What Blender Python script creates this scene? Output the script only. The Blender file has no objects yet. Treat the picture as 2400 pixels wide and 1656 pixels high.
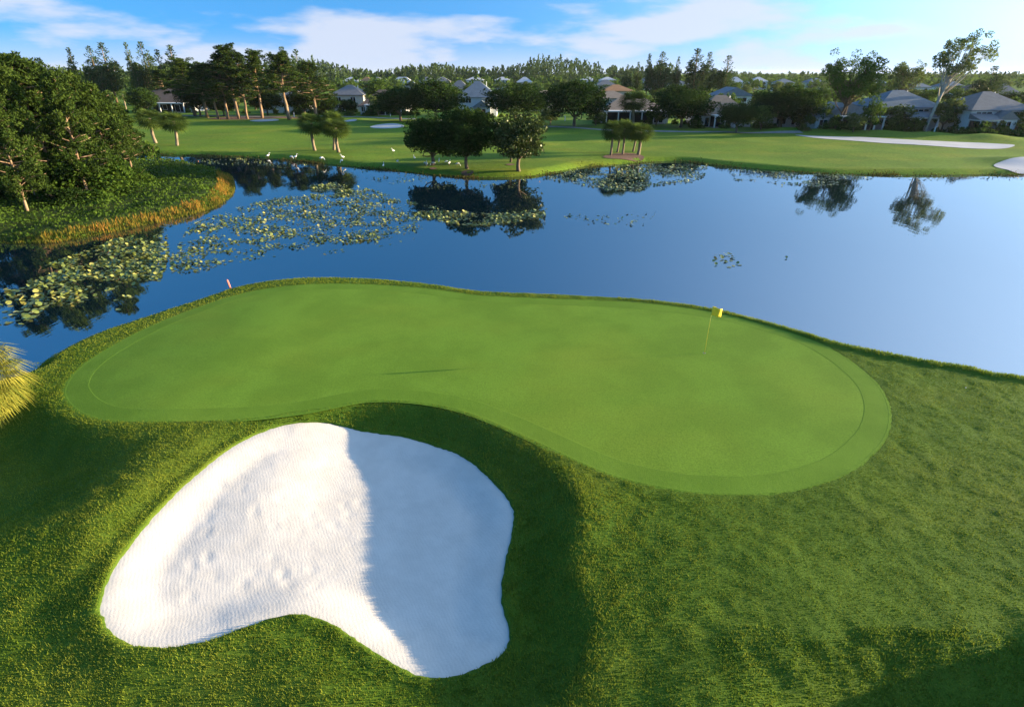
import bpy, math, random
import numpy as np
from mathutils import Vector
from mathutils.geometry import delaunay_2d_cdt

R = math.radians
scene = bpy.context.scene
col = scene.collection

# ---------------------------------------------------------------- camera, sky, sun, exposure
CAM_H, PITCH, FPX = 12.6, R(26.3), 1333.0           # metres above the water, tilt down, focal length in photo pixels
cam_d = bpy.data.cameras.new('camera'); cam = bpy.data.objects.new('camera', cam_d); col.objects.link(cam)
cam.location = (0, 0, CAM_H); cam.rotation_euler = (R(90) - PITCH, 0, 0)
cam_d.sensor_width = 36; cam_d.lens = 36 * FPX / 2400; cam_d.clip_start = .1; cam_d.clip_end = 9000
scene.camera = cam

SUN_AZ, SUN_EL = R(82), R(8.6)                       # azimuth from +Y towards +X
sun_dir = Vector((math.sin(SUN_AZ) * math.cos(SUN_EL), math.cos(SUN_AZ) * math.cos(SUN_EL), math.sin(SUN_EL)))
GLOW = 6.5                                           # aureole strength
sun_d = bpy.data.lights.new('sun', 'SUN'); sun_d.energy = 4.2; sun_d.angle = R(.5); sun_d.color = (1, .79, .49)
sun = bpy.data.objects.new('sun', sun_d); col.objects.link(sun)
sun.location = (60, 10, 40); sun.rotation_euler = sun_dir.to_track_quat('Z', 'Y').to_euler()

world = bpy.data.worlds.new('World'); scene.world = world; world.use_nodes = True
wn, wl = world.node_tree.nodes, world.node_tree.links
wn.clear()
w_out = wn.new('ShaderNodeOutputWorld'); w_bg = wn.new('ShaderNodeBackground'); w_bg.inputs[1].default_value = .095
w_tc = wn.new('ShaderNodeTexCoord')
w_map = wn.new('ShaderNodeMapping'); w_map.inputs['Scale'].default_value = (1, 1, .85); w_map.inputs['Location'].default_value = (0, 0, .24)   # the blue comes down close to the horizon
w_sky = wn.new('ShaderNodeTexSky'); w_sky.sky_type = 'NISHITA'; w_sky.sun_disc = False
w_sky.sun_elevation = SUN_EL; w_sky.sun_rotation = SUN_AZ
w_sky.altitude = 0; w_sky.air_density = 1.0; w_sky.dust_density = .25; w_sky.ozone_density = 4.0
wl.new(w_tc.outputs['Generated'], w_map.inputs[0]); w_nrm = wn.new('ShaderNodeVectorMath'); w_nrm.operation = 'NORMALIZE'; wl.new(w_map.outputs[0], w_nrm.inputs[0]); wl.new(w_nrm.outputs[0], w_sky.inputs[0])
w_hs = wn.new('ShaderNodeHueSaturation'); w_hs.inputs['Saturation'].default_value = 1.14; w_hs.inputs['Value'].default_value = 1.0
wl.new(w_sky.outputs[0], w_hs.inputs['Color'])
# clouds: soft cumulus banks low over the horizon, all the way round
w_cm = wn.new('ShaderNodeMapping'); w_cm.inputs['Scale'].default_value = (3.4, 3.4, 14); w_cm.inputs['Location'].default_value = (2.3, .35, .15)
w_cn = wn.new('ShaderNodeTexNoise'); w_cn.inputs['Scale'].default_value = 1.0; w_cn.inputs['Detail'].default_value = 7; w_cn.inputs['Roughness'].default_value = .52
wl.new(w_tc.outputs['Generated'], w_cm.inputs[0]); wl.new(w_cm.outputs[0], w_cn.inputs['Vector'])
w_sep = wn.new('ShaderNodeSeparateXYZ'); wl.new(w_tc.outputs['Generated'], w_sep.inputs[0])
def wmath(op, a, b=None, c=None, clamp=False):
    n = wn.new('ShaderNodeMath'); n.operation = op; n.use_clamp = clamp
    for i, v in enumerate((a, b, c)):
        if v is None: continue
        if isinstance(v, (int, float)): n.inputs[i].default_value = v
        else: wl.new(v, n.inputs[i])
    return n.outputs[0]
def wrange(v, a, b, c, d):
    n = wn.new('ShaderNodeMapRange'); n.interpolation_type = 'SMOOTHSTEP'
    wl.new(v, n.inputs[0])
    for i, x in enumerate((a, b, c, d)): n.inputs[i + 1].default_value = x
    return n.outputs[0]
low = wrange(w_sep.outputs[2], .0, .16, .09, -.20)             # more cloud near the horizon, little overhead
cl = wrange(wmath('ADD', w_cn.outputs[0], low), .48, .62, 0, .8)
hz = wrange(w_sep.outputs[2], -.01, .06, .7, 0)               # pale haze on the horizon
fac = wmath('MAXIMUM', cl, hz)
# the broad white glow of hazy air around the low sun
w_dot = wn.new('ShaderNodeVectorMath'); w_dot.operation = 'DOT_PRODUCT'; wl.new(w_tc.outputs['Generated'], w_dot.inputs[0]); w_dot.inputs[1].default_value = sun_dir
w_glow = wmath('MULTIPLY', wmath('POWER', wmath('MULTIPLY_ADD', w_dot.outputs['Value'], .5, .5), 7.), GLOW)
w_gc = wn.new('ShaderNodeMix'); w_gc.data_type = 'RGBA'; w_gc.blend_type = 'ADD'; w_gc.inputs[0].default_value = 1
w_gm = wn.new('ShaderNodeVectorMath'); w_gm.operation = 'SCALE'; w_gm.inputs[0].default_value = (.80, .93, 1.0); wl.new(w_glow, w_gm.inputs['Scale'])
wl.new(w_hs.outputs[0], w_gc.inputs[6]); wl.new(w_gm.outputs[0], w_gc.inputs[7])
w_mix = wn.new('ShaderNodeMix'); w_mix.data_type = 'RGBA'
wl.new(fac, w_mix.inputs[0]); wl.new(w_gc.outputs[2], w_mix.inputs[6])
w_mix.inputs[7].default_value = (2.1, 2.2, 2.5, 1)
wl.new(w_mix.outputs[2], w_bg.inputs[0]); wl.new(w_bg.outputs[0], w_out.inputs[0])

scene.view_settings.view_transform = 'Standard'; scene.view_settings.look = 'None'
scene.view_settings.gamma = 1; scene.view_settings.use_curve_mapping = False
scene.view_settings.exposure = 2.03
scene.render.engine = 'CYCLES'
scene.cycles.max_bounces = 6; scene.cycles.transparent_max_bounces = 8
scene.cycles.use_denoising = True

# ---------------------------------------------------------------- photo pixels to places
S = 2400 / 2313                                       # coordinates below were read off a 2313 px wide view
cp, sp = math.cos(PITCH), math.sin(PITCH)
def ray(xd, yd):
    u = (xd * S - 1200) / FPX; v = (828 - yd * S) / FPX
    return np.array((u, cp + v * sp, -sp + v * cp))
def P(xd, yd, z=0.):
    d = ray(xd, yd); t = (z - CAM_H) / d[2]
    return np.array((d[0] * t, d[1] * t, z))
def atY(xd, yd, Y):
    d = ray(xd, yd); t = Y / d[1]
    return np.array((d[0] * t, Y, CAM_H + d[2] * t))
def depth(p): return p[1] * cp + (CAM_H - p[2]) * sp
def smooth(a, b, x):
    t = np.clip((np.asarray(x, float) - a) / (b - a), 0, 1); return t * t * (3 - 2 * t)
def lerp(a, b, t): return a + (b - a) * t
def vnoise(x, y, seed=0, sc=1.0):
    x = np.asarray(x, float) / sc; y = np.asarray(y, float) / sc
    xi = np.floor(x).astype(np.int64); yi = np.floor(y).astype(np.int64)
    fx = x - xi; fy = y - yi; fx = fx * fx * (3 - 2 * fx); fy = fy * fy * (3 - 2 * fy)
    def h(i, j):
        n = (i * 374761393 + j * 668265263 + seed * 974634777) & 0x7fffffff
        n = ((n ^ (n >> 13)) * 1274126177) & 0x7fffffff
        return ((n ^ (n >> 16)) & 0xffff) / 65535.
    return lerp(lerp(h(xi, yi), h(xi + 1, yi), fx), lerp(h(xi, yi + 1), h(xi + 1, yi + 1), fx), fy) * 2 - 1
def catmull(pts, n=8, closed=True):
    pts = np.asarray(pts, float); out = []
    m = len(pts)
    for i in range(m if closed else m - 1):
        a, b, c, d = [pts[(i + k) % m] if closed else pts[min(max(i + k, 0), m - 1)] for k in (-1, 0, 1, 2)]
        for t in np.arange(n) / n:
            out.append(.5 * (2 * b + (c - a) * t + (2 * a - 5 * b + 4 * c - d) * t * t + (3 * b - a - 3 * c + d) * t ** 3))
    if not closed: out.append(pts[-1])
    return np.array(out)
def resample(poly, step, closed=True):
    p = np.vstack([poly, poly[:1]]) if closed else poly
    L = np.concatenate([[0], np.cumsum(np.linalg.norm(np.diff(p[:, :2], axis=0), axis=1))])
    n = max(int(L[-1] / step), 3); s = np.linspace(0, L[-1], n, endpoint=not closed)
    return np.stack([np.interp(s, L, p[:, k]) for k in range(p.shape[1])], 1)
def dist_poly(x, y, poly, closed=True):
    sh = np.shape(x); x = np.ravel(x); y = np.ravel(y); best = np.full(x.shape, 1e9)
    A = poly[:, :2]; B = np.roll(A, -1, 0) if closed else A[1:]
    for a, b in zip(A, B):
        d = b - a; L = d @ d + 1e-12
        t = np.clip(((x - a[0]) * d[0] + (y - a[1]) * d[1]) / L, 0, 1)
        best = np.minimum(best, (x - a[0] - t * d[0]) ** 2 + (y - a[1] - t * d[1]) ** 2)
    return np.sqrt(best).reshape(sh)
def inside(x, y, poly):
    sh = np.shape(x); x = np.ravel(x); y = np.ravel(y); c = np.zeros(x.shape, bool)
    A = poly[:, :2]; B = np.roll(A, -1, 0)
    for a, b in zip(A, B):
        if a[1] == b[1]: continue
        k = ((a[1] > y) != (b[1] > y)) & (x < (b[0] - a[0]) * (y - a[1]) / (b[1] - a[1]) + a[0]); c ^= k
    return c.reshape(sh)
def sdf(x, y, poly):                                  # negative inside
    d = dist_poly(x, y, poly); return np.where(inside(x, y, poly), -d, d)

# ---------------------------------------------------------------- object helpers
def tag(o, label=None, cat=None, group=None, kind=None):
    if label: o['label'] = label
    if cat: o['category'] = cat
    if group: o['group'] = group
    if kind: o['kind'] = kind
    return o
def mesh_from(name, V, F, mats=(), smooth_=False, fattr=None, vattr=None):
    """V (n,3); F list of faces or an (m,k) array"""
    me = bpy.data.meshes.new(name); V = np.asarray(V, np.float32)
    if isinstance(F, np.ndarray):
        m, k = F.shape
        me.vertices.add(len(V)); me.vertices.foreach_set('co', V.ravel())
        me.loops.add(m * k); me.loops.foreach_set('vertex_index', F.astype(np.int32).ravel())
        me.polygons.add(m); me.polygons.foreach_set('loop_start', np.arange(0, m * k, k, dtype=np.int32))
        me.update(calc_edges=True)
    else:
        me.from_pydata(V.tolist(), [], F); me.update()
    me.polygons.foreach_set('use_smooth', np.full(len(me.polygons), bool(smooth_)))
    for dom, at in (('FACE', fattr), ('POINT', vattr)):
        for k, v in (at or {}).items():
            a = me.attributes.new(k, 'FLOAT', dom); a.data.foreach_set('value', np.asarray(v, np.float32))
    for m_ in mats: me.materials.append(m_)
    return me
def link(name, me, parent=None, loc=None):
    o = bpy.data.objects.new(name, me); col.objects.link(o)
    if parent: o.parent = parent
    if loc is not None: o.location = loc
    return o
def empty(name, loc, rz=0.):
    o = bpy.data.objects.new(name, None); col.objects.link(o); o.location = loc; o.rotation_euler = (0, 0, rz); o.empty_display_size = .3
    return o
class MB:
    """collects simple shapes into one mesh"""
    def __init__(s): s.v = []; s.f = []
    def add(s, V, F):
        k = len(s.v); s.v += [tuple(map(float, p)) for p in V]; s.f += [tuple(i + k for i in f) for f in F]; return s
    def box(s, x0, x1, y0, y1, z0, z1):
        V = [(x, y, z) for z in (z0, z1) for y in (y0, y1) for x in (x0, x1)]
        return s.add(V, [(0, 2, 3, 1), (4, 5, 7, 6), (0, 1, 5, 4), (2, 6, 7, 3), (0, 4, 6, 2), (1, 3, 7, 5)])
    def tube(s, pts, rad, n=7, cap=True):
        pts = np.asarray(pts, float); rad = np.broadcast_to(rad, (len(pts),)); V = []; F = []
        t = np.gradient(pts, axis=0); t /= np.linalg.norm(t, axis=1)[:, None] + 1e-9
        ref = np.array((1, 0, 0)) if abs(t[0][2]) > .7 else np.array((0, 0, 1))
        for p, tt, r in zip(pts, t, rad):
            u = np.cross(ref, tt); u /= np.linalg.norm(u) + 1e-9; w = np.cross(tt, u)
            for k in range(n):
                a = 2 * math.pi * k / n; V.append(p + r * (math.cos(a) * u + math.sin(a) * w))
        for i in range(len(pts) - 1):
            for k in range(n): F.append((i * n + k, i * n + (k + 1) % n, (i + 1) * n + (k + 1) % n, (i + 1) * n + k))
        if cap: F += [tuple(range(n))[::-1], tuple((len(pts) - 1) * n + k for k in range(n))]
        return s.add(V, F)
    def build(s, name, mat, parent=None, sm=False): return link(name, mesh_from(name, s.v, s.f, [mat], sm), parent)

# ---------------------------------------------------------------- materials
class Mat:
    def __init__(s, name):
        s.m = bpy.data.materials.new(name); s.m.use_nodes = True; s.n = s.m.node_tree.nodes; s.l = s.m.node_tree.links; s.n.clear()
        s.out = s.n.new('ShaderNodeOutputMaterial')
        s.tc = s.n.new('ShaderNodeTexCoord'); s.geo = s.n.new('ShaderNodeNewGeometry')
    def new(s, t): return s.n.new(t)
    def put(s, sock, v):
        if isinstance(v, bpy.types.NodeSocket): s.l.new(v, sock)
        else:
            if isinstance(v, (tuple, list)) and len(v) == 3 and sock.type == 'RGBA': v = (*v, 1)
            sock.default_value = v
    def noise(s, scale, detail=3, rough=.55, vec=None, stretch=None):
        n = s.new('ShaderNodeTexNoise'); n.inputs['Scale'].default_value = scale; n.inputs['Detail'].default_value = detail; n.inputs['Roughness'].default_value = rough
        v = vec or s.geo.outputs['Position']
        if stretch:
            m = s.new('ShaderNodeMapping'); m.inputs['Scale'].default_value = stretch[:3]
            if len(stretch) > 3: m.inputs['Rotation'].default_value = (0, 0, stretch[3])
            s.l.new(v, m.inputs[0]); v = m.outputs[0]
        s.l.new(v, n.inputs['Vector']); return n.outputs[0]
    def rng(s, v, a, b, c=0., d=1., sm=True):
        n = s.new('ShaderNodeMapRange'); n.interpolation_type = 'SMOOTHSTEP' if sm else 'LINEAR'
        s.put(n.inputs[0], v)
        for i, x in enumerate((a, b, c, d)): n.inputs[i + 1].default_value = x
        return n.outputs[0]
    def mix(s, f, a, b, mode='MIX'):
        n = s.new('ShaderNodeMix'); n.data_type = 'RGBA'; n.blend_type = mode
        s.put(n.inputs[0], f); s.put(n.inputs[6], a); s.put(n.inputs[7], b); return n.outputs[2]
    def math(s, op, a, b=0.):
        n = s.new('ShaderNodeMath'); n.operation = op; s.put(n.inputs[0], a); s.put(n.inputs[1], b); return n.outputs[0]
    def attr(s, name):
        n = s.new('ShaderNodeAttribute'); n.attribute_name = name; return n.outputs['Fac']
    def rand(s): return s.new('ShaderNodeObjectInfo').outputs['Random']
    def bump(s, h, strength, dist):
        n = s.new('ShaderNodeBump'); n.inputs['Strength'].default_value = strength; n.inputs['Distance'].default_value = dist
        s.l.new(h, n.inputs['Height']); return n.outputs[0]
    def pbr(s, color, rough=.8, normal=None, spec=.3, **kw):
        b = s.new('ShaderNodeBsdfPrincipled'); s.put(b.inputs['Base Color'], color); s.put(b.inputs['Roughness'], rough)
        b.inputs['Specular IOR Level'].default_value = spec
        for k, v in kw.items(): s.put(b.inputs[k.replace('_', ' ')], v)
        if normal is not None: s.l.new(normal, b.inputs['Normal'])
        s.l.new(b.outputs[0], s.out.inputs[0]); return s.m
    def leaf(s, color, trans=.35, tcolor=None, gloss=0.):
        d = s.new('ShaderNodeBsdfDiffuse'); t = s.new('ShaderNodeBsdfTranslucent'); m = s.new('ShaderNodeMixShader')
        s.put(d.inputs[0], color); s.put(t.inputs[0], tcolor if tcolor is not None else color); m.inputs[0].default_value = trans
        s.l.new(d.outputs[0], m.inputs[1]); s.l.new(t.outputs[0], m.inputs[2]); o = m.outputs[0]
        if gloss:
            g = s.new('ShaderNodeBsdfGlossy'); g.inputs['Roughness'].default_value = .35; g.inputs[0].default_value = (.9, .9, .8, 1)
            m2 = s.new('ShaderNodeMixShader'); m2.inputs[0].default_value = gloss; s.l.new(o, m2.inputs[1]); s.l.new(g.outputs[0], m2.inputs[2]); o = m2.outputs[0]
        s.l.new(o, s.out.inputs[0]); return s.m
def leafmat(name, dark, light, trans=.35, gloss=0.):
    m = Mat(name); t = m.attr('tint'); c = m.mix(t, dark, light)
    r = m.rand(); c = m.mix(m.rng(r, 0, 1, 0, .35), c, tuple(x * 1.25 for x in light))
    return m.leaf(c, trans, None, gloss)
def plain(name, c, rough=.7, var=.15, sc=3., spec=.3):
    m = Mat(name); n = m.noise(sc, 4); return m.pbr(m.mix(m.rng(n, .3, .7), tuple(x * (1 - var) for x in c), tuple(min(1, x * (1 + var)) for x in c)), rough, None, spec)

def turf(name, a, b, yellow, bump_s, bump_d, big=.25, fine=30., ystr=.5):
    m = Mat(name)
    c = m.mix(m.rng(m.noise(big, 4), .35, .65), a, b)
    c = m.mix(m.math('MULTIPLY', m.rng(m.noise(.11, 3, .5, None, (1, 1.6, 1, .5)), .45, .72), ystr), c, yellow)
    c = m.mix(m.rng(m.noise(fine, 3, .7), .25, .75, .0, .55), c, tuple(x * .45 for x in a))
    h = m.math('ADD', m.noise(fine, 4, .75), m.math('MULTIPLY', m.noise(fine / 6, 3), .8))
    return m.pbr(c, .9, m.bump(h, bump_s, bump_d), .1)
M = {}
M['rough'] = turf('rough_grass_soil', (.072, .142, .012), (.10, .175, .015), (.16, .18, .022), .9, .04, .5, 24)
M['green'] = turf('putting_green_turf', (.14, .25, .022), (.17, .30, .028), (.23, .31, .03), .6, .008, .5, 16, .6)
M['fringe'] = turf('fringe_turf', (.128, .235, .02), (.155, .275, .025), (.20, .28, .03), .6, .012, .6, 30, .4)
M['fairway'] = turf('fairway_turf', (.12, .205, .016), (.155, .255, .02), (.24, .27, .025), .8, .10, .06, 2.2, .7)
M['blade'] = leafmat('grass_blades', (.070, .140, .011), (.245, .275, .034), .4)

# sand
m = Mat('bunker_sand')
n1 = m.noise(1.3, 5, .6); n2 = m.noise(13, 4, .8)
wv = m.new('ShaderNodeTexWave'); wv.inputs['Scale'].default_value = 3.6; wv.inputs['Distortion'].default_value = 14; wv.inputs['Detail'].default_value = 2; wv.inputs['Detail Scale'].default_value = .22
mp = m.new('ShaderNodeMapping'); mp.inputs['Rotation'].default_value = (0, 0, R(-28)); m.l.new(m.geo.outputs['Position'], mp.inputs[0]); m.l.new(mp.outputs[0], wv.inputs['Vector'])
hh = m.math('ADD', m.math('MULTIPLY', wv.outputs['Fac'], .10), m.math('ADD', m.math('MULTIPLY', n2, .9), m.math('MULTIPLY', m.noise(5, 3), .35)))
M['sand'] = m.pbr(m.mix(m.rng(n1, .3, .7), (.57, .53, .475), (.64, .595, .535)), .95, m.bump(hh, .6, .016), .1)
M['sand_far'] = plain('far_sand', (.50, .49, .48), .95, .08, .3, .1)
# water
m = Mat('pond_water')
rip = m.math('ADD', m.noise(1.6, 3, .6, None, (1, .35, 1)), m.math('MULTIPLY', m.noise(.22, 2, .5), 2.0))
M['water'] = m.pbr((.002, .010, .017), .015, m.bump(rip, .18, .02), .5, IOR=4.5)
M['pad'] = None

# ---------------------------------------------------------------- near ground: shore, green, bunker
def disp(poly, z): return np.array([P(x, y, z if np.isscalar(z) else z(x, y)) for x, y in poly])
SHORE = [(40, 833), (100, 795), (200, 745), (300, 712), (400, 682), (460, 665), (520, 646), (600, 633), (700, 627), (800, 628), (900, 634), (1000, 645),
         (1080, 657), (1200, 663), (1300, 667), (1400, 672), (1500, 681), (1600, 696), (1700, 720), (1800, 748), (1900, 778), (2000, 800), (2100, 818), (2200, 833), (2313, 853)]
shore = disp(SHORE, 1.0)[:, :2]
shore = np.vstack([[(-70, -4), (-40, 9), (-28, 15)], shore, [(34, 17.5), (60, 12), (90, 2)]])
shore = catmull(shore, 4, False)
GREEN = [(143, 868), (160, 835), (200, 800), (260, 765), (330, 730), (400, 703), (460, 683), (520, 665), (600, 651), (700, 643), (800, 642), (900, 647), (1000, 657),
         (1080, 668), (1200, 674), (1350, 680), (1450, 686), (1550, 697), (1650, 713), (1750, 739), (1830, 766), (1900, 803), (1950, 840), (1985, 875), (2003, 910), (2008, 945),
         (1998, 985), (1970, 1022), (1930, 1055), (1880, 1080), (1800, 1103), (1720, 1112), (1650, 1113), (1560, 1108), (1480, 1095), (1400, 1076), (1330, 1050), (1260, 1018),
         (1200, 990), (1130, 958), (1060, 931), (1000, 915), (940, 906), (880, 902), (820, 904), (760, 915), (700, 927), (620, 938), (540, 945), (450, 948), (350, 949), (260, 946), (205, 934), (168, 914), (148, 890)]
GZ = 1.2
green = resample(catmull(disp(GREEN, GZ)[:, :2], 6), .22)
BUNK = [(222, 1380), (228, 1340), (245, 1300), (265, 1265), (300, 1215), (340, 1170), (400, 1110), (460, 1060), (520, 1015), (580, 985), (640, 965), (700, 957), (740, 955), (790, 960),
        (850, 968), (910, 975), (970, 990), (1030, 1015), (1080, 1050), (1120, 1090), (1150, 1125), (1162, 1155), (1160, 1200), (1148, 1250), (1138, 1300), (1135, 1340), (1142, 1380), (1152, 1415), (1154, 1440),
        (1140, 1470), (1100, 1500), (1050, 1522), (990, 1532), (940, 1525), (890, 1500), (840, 1470), (790, 1435), (740, 1405), (690, 1390), (640, 1390), (590, 1403), (540, 1420), (490, 1440), (440, 1453), (380, 1461), (320, 1460), (280, 1450), (245, 1425)]
EZ = lambda x, y: 1.0 - .36 * min(max((x - 300) / 700, 0), 1)
bunk = resample(catmull(disp(BUNK, EZ), 6), .12)
FLOOR = .42
b_x0, b_x1 = bunk[:, 0].min(), bunk[:, 0].max()
def edge_z(x, y):                                        # height of the sand edge: high on the left, low under the right bank
    return 1.0 - .36 * smooth(b_x0 + .8, b_x1 - 1.2, x) - .22 * smooth(12.0, 15.5, y) * smooth(b_x0 + 2.5, b_x0 + 5, x) * smooth(b_x1 - .5, b_x1 - 3.5, x)
def base_h(x, y):
    z = GZ + .05 * vnoise(x, y, 3, 6.) * smooth(0, 3, sdf(x, y, green[::4]))
    fall = smooth(-11.6, -16.6, x) * smooth(10.6, 14.0, y) * smooth(20.5, 17.0, y)
    fall = fall * smooth(.3, 2.2, sdf(x, y, green[::4]))
    z = z - .95 * fall - .35 * smooth(-12, -22, x)
    z = z - .36 * smooth(12.5, 9.5, y) * smooth(4, -1, x)
    # lower right hollow, and an unseen mound added out of frame to shade it
    c = P(2313, 1432, 1.1); e = P(1600, 1425, 1.1)
    k = (y - lerp(e[1], c[1], np.clip((x - e[0]) / (c[0] - e[0]), -.5, 2))) + .12 * vnoise(x, y, 5, 1.1)
    z = z - 1.0 * smooth(-.05, -2.6, k) * smooth(e[0] - .6, e[0] + 4.0, x)
    z = z + (1.15 + .35 * vnoise(x, y, 6, .9) + .2 * vnoise(x, y, 66, .35)) * smooth(11.0, 13.4, x) * smooth(19, 15, x) * smooth(9.6, 6.6, y + .5 * vnoise(x, y, 7, 1.2) + .25 * vnoise(x, y, 77, .4))
    return z
def shore_d(x, y):                                    # positive on land
    d = dist_poly(x, y, shore, False); return np.where(y < np.interp(x, shore[:, 0], shore[:, 1]), d, -d)
def land_h(x, y, micro=True):
    z = base_h(x, y); sd = sdf(x, y, bunk[::3])
    bw = lerp(1.3, 2.05, smooth(b_x0 + 3, b_x1 - 1, x))
    gs = np.maximum(sdf(x, y, green[::4]), 0); bw = np.maximum(np.minimum(bw, np.maximum(sd, 0) + gs), .05)
    crest = z + .12 * smooth(.3, 1.6, gs) * np.exp(-((sd - bw) / .8) ** 2) * smooth(b_x0 + 4, b_x1, x)
    z = lerp(edge_z(x, y), crest, smooth(0, 1, np.maximum(sd, 0) / bw) * (sd > 0))
    z = z + .006 * smooth(-.1, .1, sdf(x, y, green[::4])) * smooth(.0, .3, sd)
    if micro:
        rg = smooth(0, .6, sdf(x, y, green[::4])) * smooth(-.3, .2, sd)
        z = z + rg * (1 + 1.2 * smooth(9.2, 8.2, y) * smooth(4, 6, x)) * (.016 * vnoise(x, y, 8, .55) + .012 * vnoise(x, y, 9, .24))
    d = shore_d(x, y)
    z = z + .10 * smooth(-.4, .1, d) * smooth(1.1, .6, d) * smooth(8, 16, x)
    return lerp(-.7, z, smooth(-2.0, .7, d))
xs = np.arange(-34, 36, .14); ys = np.arange(0, 36, .14)
gx, gy = np.meshgrid(xs, ys); gz = land_h(gx, gy)
gsd = sdf(gx, gy, green[::2]); bsd = sdf(gx, gy, bunk[::2])
gz = gz - .06 * smooth(.1, -.25, gsd)                  # tucked below the green's own sheets
V = np.stack([gx.ravel(), gy.ravel(), gz.ravel()], 1)
ny, nx = gx.shape; idx = np.arange(nx * ny).reshape(ny, nx)
F = np.stack([idx[:-1, :-1], idx[:-1, 1:], idx[1:, 1:], idx[1:, :-1]], -1).reshape(-1, 4)
keep = (bsd.ravel()[F].min(1) > .08) & (V[F, 2].max(1) > -.5) & (gsd.ravel()[F].max(1) > -.8)
F = F[keep]
# the bunker's grass lip: a fine band around the sand edge, tucked under the rough outside
def normals2(poly):
    t = np.roll(poly, -1, 0)[:, :2] - np.roll(poly, 1, 0)[:, :2]; t /= np.linalg.norm(t, axis=1)[:, None]
    n = np.stack([t[:, 1], -t[:, 0]], 1)
    return n * (1 if not inside(poly[:1, 0] + n[0, 0] * .05, poly[:1, 1] + n[0, 1] * .05, poly)[0] else -1)
def loft(poly, offs, zf):
    """rings at outward offsets; zf(x, y, k) gives heights"""
    n = normals2(poly); rings = []
    for k, o in enumerate(offs):
        q = poly[:, :2] + n * (o if np.isscalar(o) else np.asarray(o)[:, None]); rings.append(np.column_stack([q, zf(q[:, 0], q[:, 1], k)]))
    m = len(poly); V = np.vstack(rings); i = np.arange(m); j = (i + 1) % m
    F = np.vstack([np.stack([k * m + i, k * m + j, (k + 1) * m + j, (k + 1) * m + i], 1) for k in range(len(offs) - 1)])
    return V, F
rng = np.random.default_rng(7)
jag = .02 * vnoise(np.arange(len(bunk)) * .12, np.zeros(len(bunk)), 4, .3) + .012 * rng.standard_normal(len(bunk))
offs = [jag - .05, jag - .03, jag + .03, .16, .34, .48]
lip_dz = (-.16, -.02, .016, .02, .012, -.06)
LV, LF = loft(bunk, offs, lambda x, y, k: (land_h(x, y) if k > 2 else edge_z(x, y)) + lip_dz[k])
rough = link('rough_ground', mesh_from('rough_ground', np.vstack([V, LV]), np.vstack([F, LF + len(V)]), [M['rough']], True))
tag(rough, 'uneven rough grass bank around the green and bunker', kind='structure')

# sand
def sand_h(x, y):
    sd = sdf(x, y, bunk[::2])
    z = lerp(edge_z(x, y) - .05, lerp(.74, FLOOR, smooth(b_x0 + 1.2, b_x1 - 3.2, x)) - .14 * smooth(11.8, 14.5, y) * smooth(b_x0 + 2.5, b_x0 + 5, x) + .04 * vnoise(x, y, 11, 2.5), smooth(0, 1.35, -sd))
    return z + smooth(0, .5, -sd) * (.003 * vnoise(x, y, 12, .5) + .004 * vnoise(x, y, 13, .2))
def cdt_sheet(poly, step, zf, name, mat, extra=None):
    x0, y0 = poly[:, :2].min(0); x1, y1 = poly[:, :2].max(0)
    px, py = np.meshgrid(np.arange(x0, x1, step), np.arange(y0, y1, step)); px = px.ravel(); py = py.ravel()
    k = sdf(px, py, poly) < -step * .55; px, py = px[k], py[k]
    pts = np.vstack([poly[:, :2], np.column_stack([px, py])]); m = len(poly)
    v, e, f, *_ = delaunay_2d_cdt([Vector(p) for p in pts.tolist()], [], [list(range(m))], 1, 1e-6)
    v = np.array([tuple(p) for p in v])
    return np.column_stack([v, zf(v[:, 0], v[:, 1])]), [tuple(t) for t in f]
n = normals2(bunk); wide = np.column_stack([bunk[:, :2] + n * .10, bunk[:, 2]])
sv, sf = cdt_sheet(resample(wide, .12), .12, sand_h, 'sand', M['sand'])
# footprints pressed into the left half
for k in range(46):
    fx = rng.uniform(b_x0 + .8, b_x0 + 5.8); fy = rng.uniform(8.2, 14.5)
    if sdf(np.array([fx]), np.array([fy]), bunk[::2])[0] > -.7: continue
    d2 = ((sv[:, 0] - fx) / .13) ** 2 + ((sv[:, 1] - fy) / .18) ** 2
    sv[:, 2] += -.013 * np.exp(-d2) + .004 * np.exp(-((np.sqrt(d2) - 1.6) / .5) ** 2)
sand = link('sand_bunker', mesh_from('sand_bunker', sv, sf, [M['sand']], True))
tag(sand, 'large white sand bunker below the green, half in shade', kind='structure')

# green and its fringe: the fringe stands a finger higher than the green, the rough higher still
def green_h(x, y): return base_h(x, y)
fo = [.20, 0, -.03, -.40, -.80, -.82]
fz = (.0, .007, .004, .004, .004, .0)
GV, GF = loft(green, fo, lambda x, y, k: green_h(x, y) + fz[k])
o = link('green_fringe', mesh_from('green_fringe', GV, GF, [M['fringe']], False)); tag(o, 'mown fringe band around the putting green', kind='structure')
gin = GV[-len(green):]
gv, gf = cdt_sheet(gin, .5, green_h, 'green', M['green'])
o = link('putting_green', mesh_from('putting_green', gv, gf, [M['green']], True)); tag(o, 'smooth putting green in the foreground', kind='structure')

# water
wv_ = [(-900, -60, 0), (900, -60, 0), (900, 190, 0), (-900, 190, 0)]
o = link('pond_water', mesh_from('pond_water', wv_, [(0, 1, 2, 3)], [M['water']])); tag(o, 'calm pond mirroring the sky', kind='structure')

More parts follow.
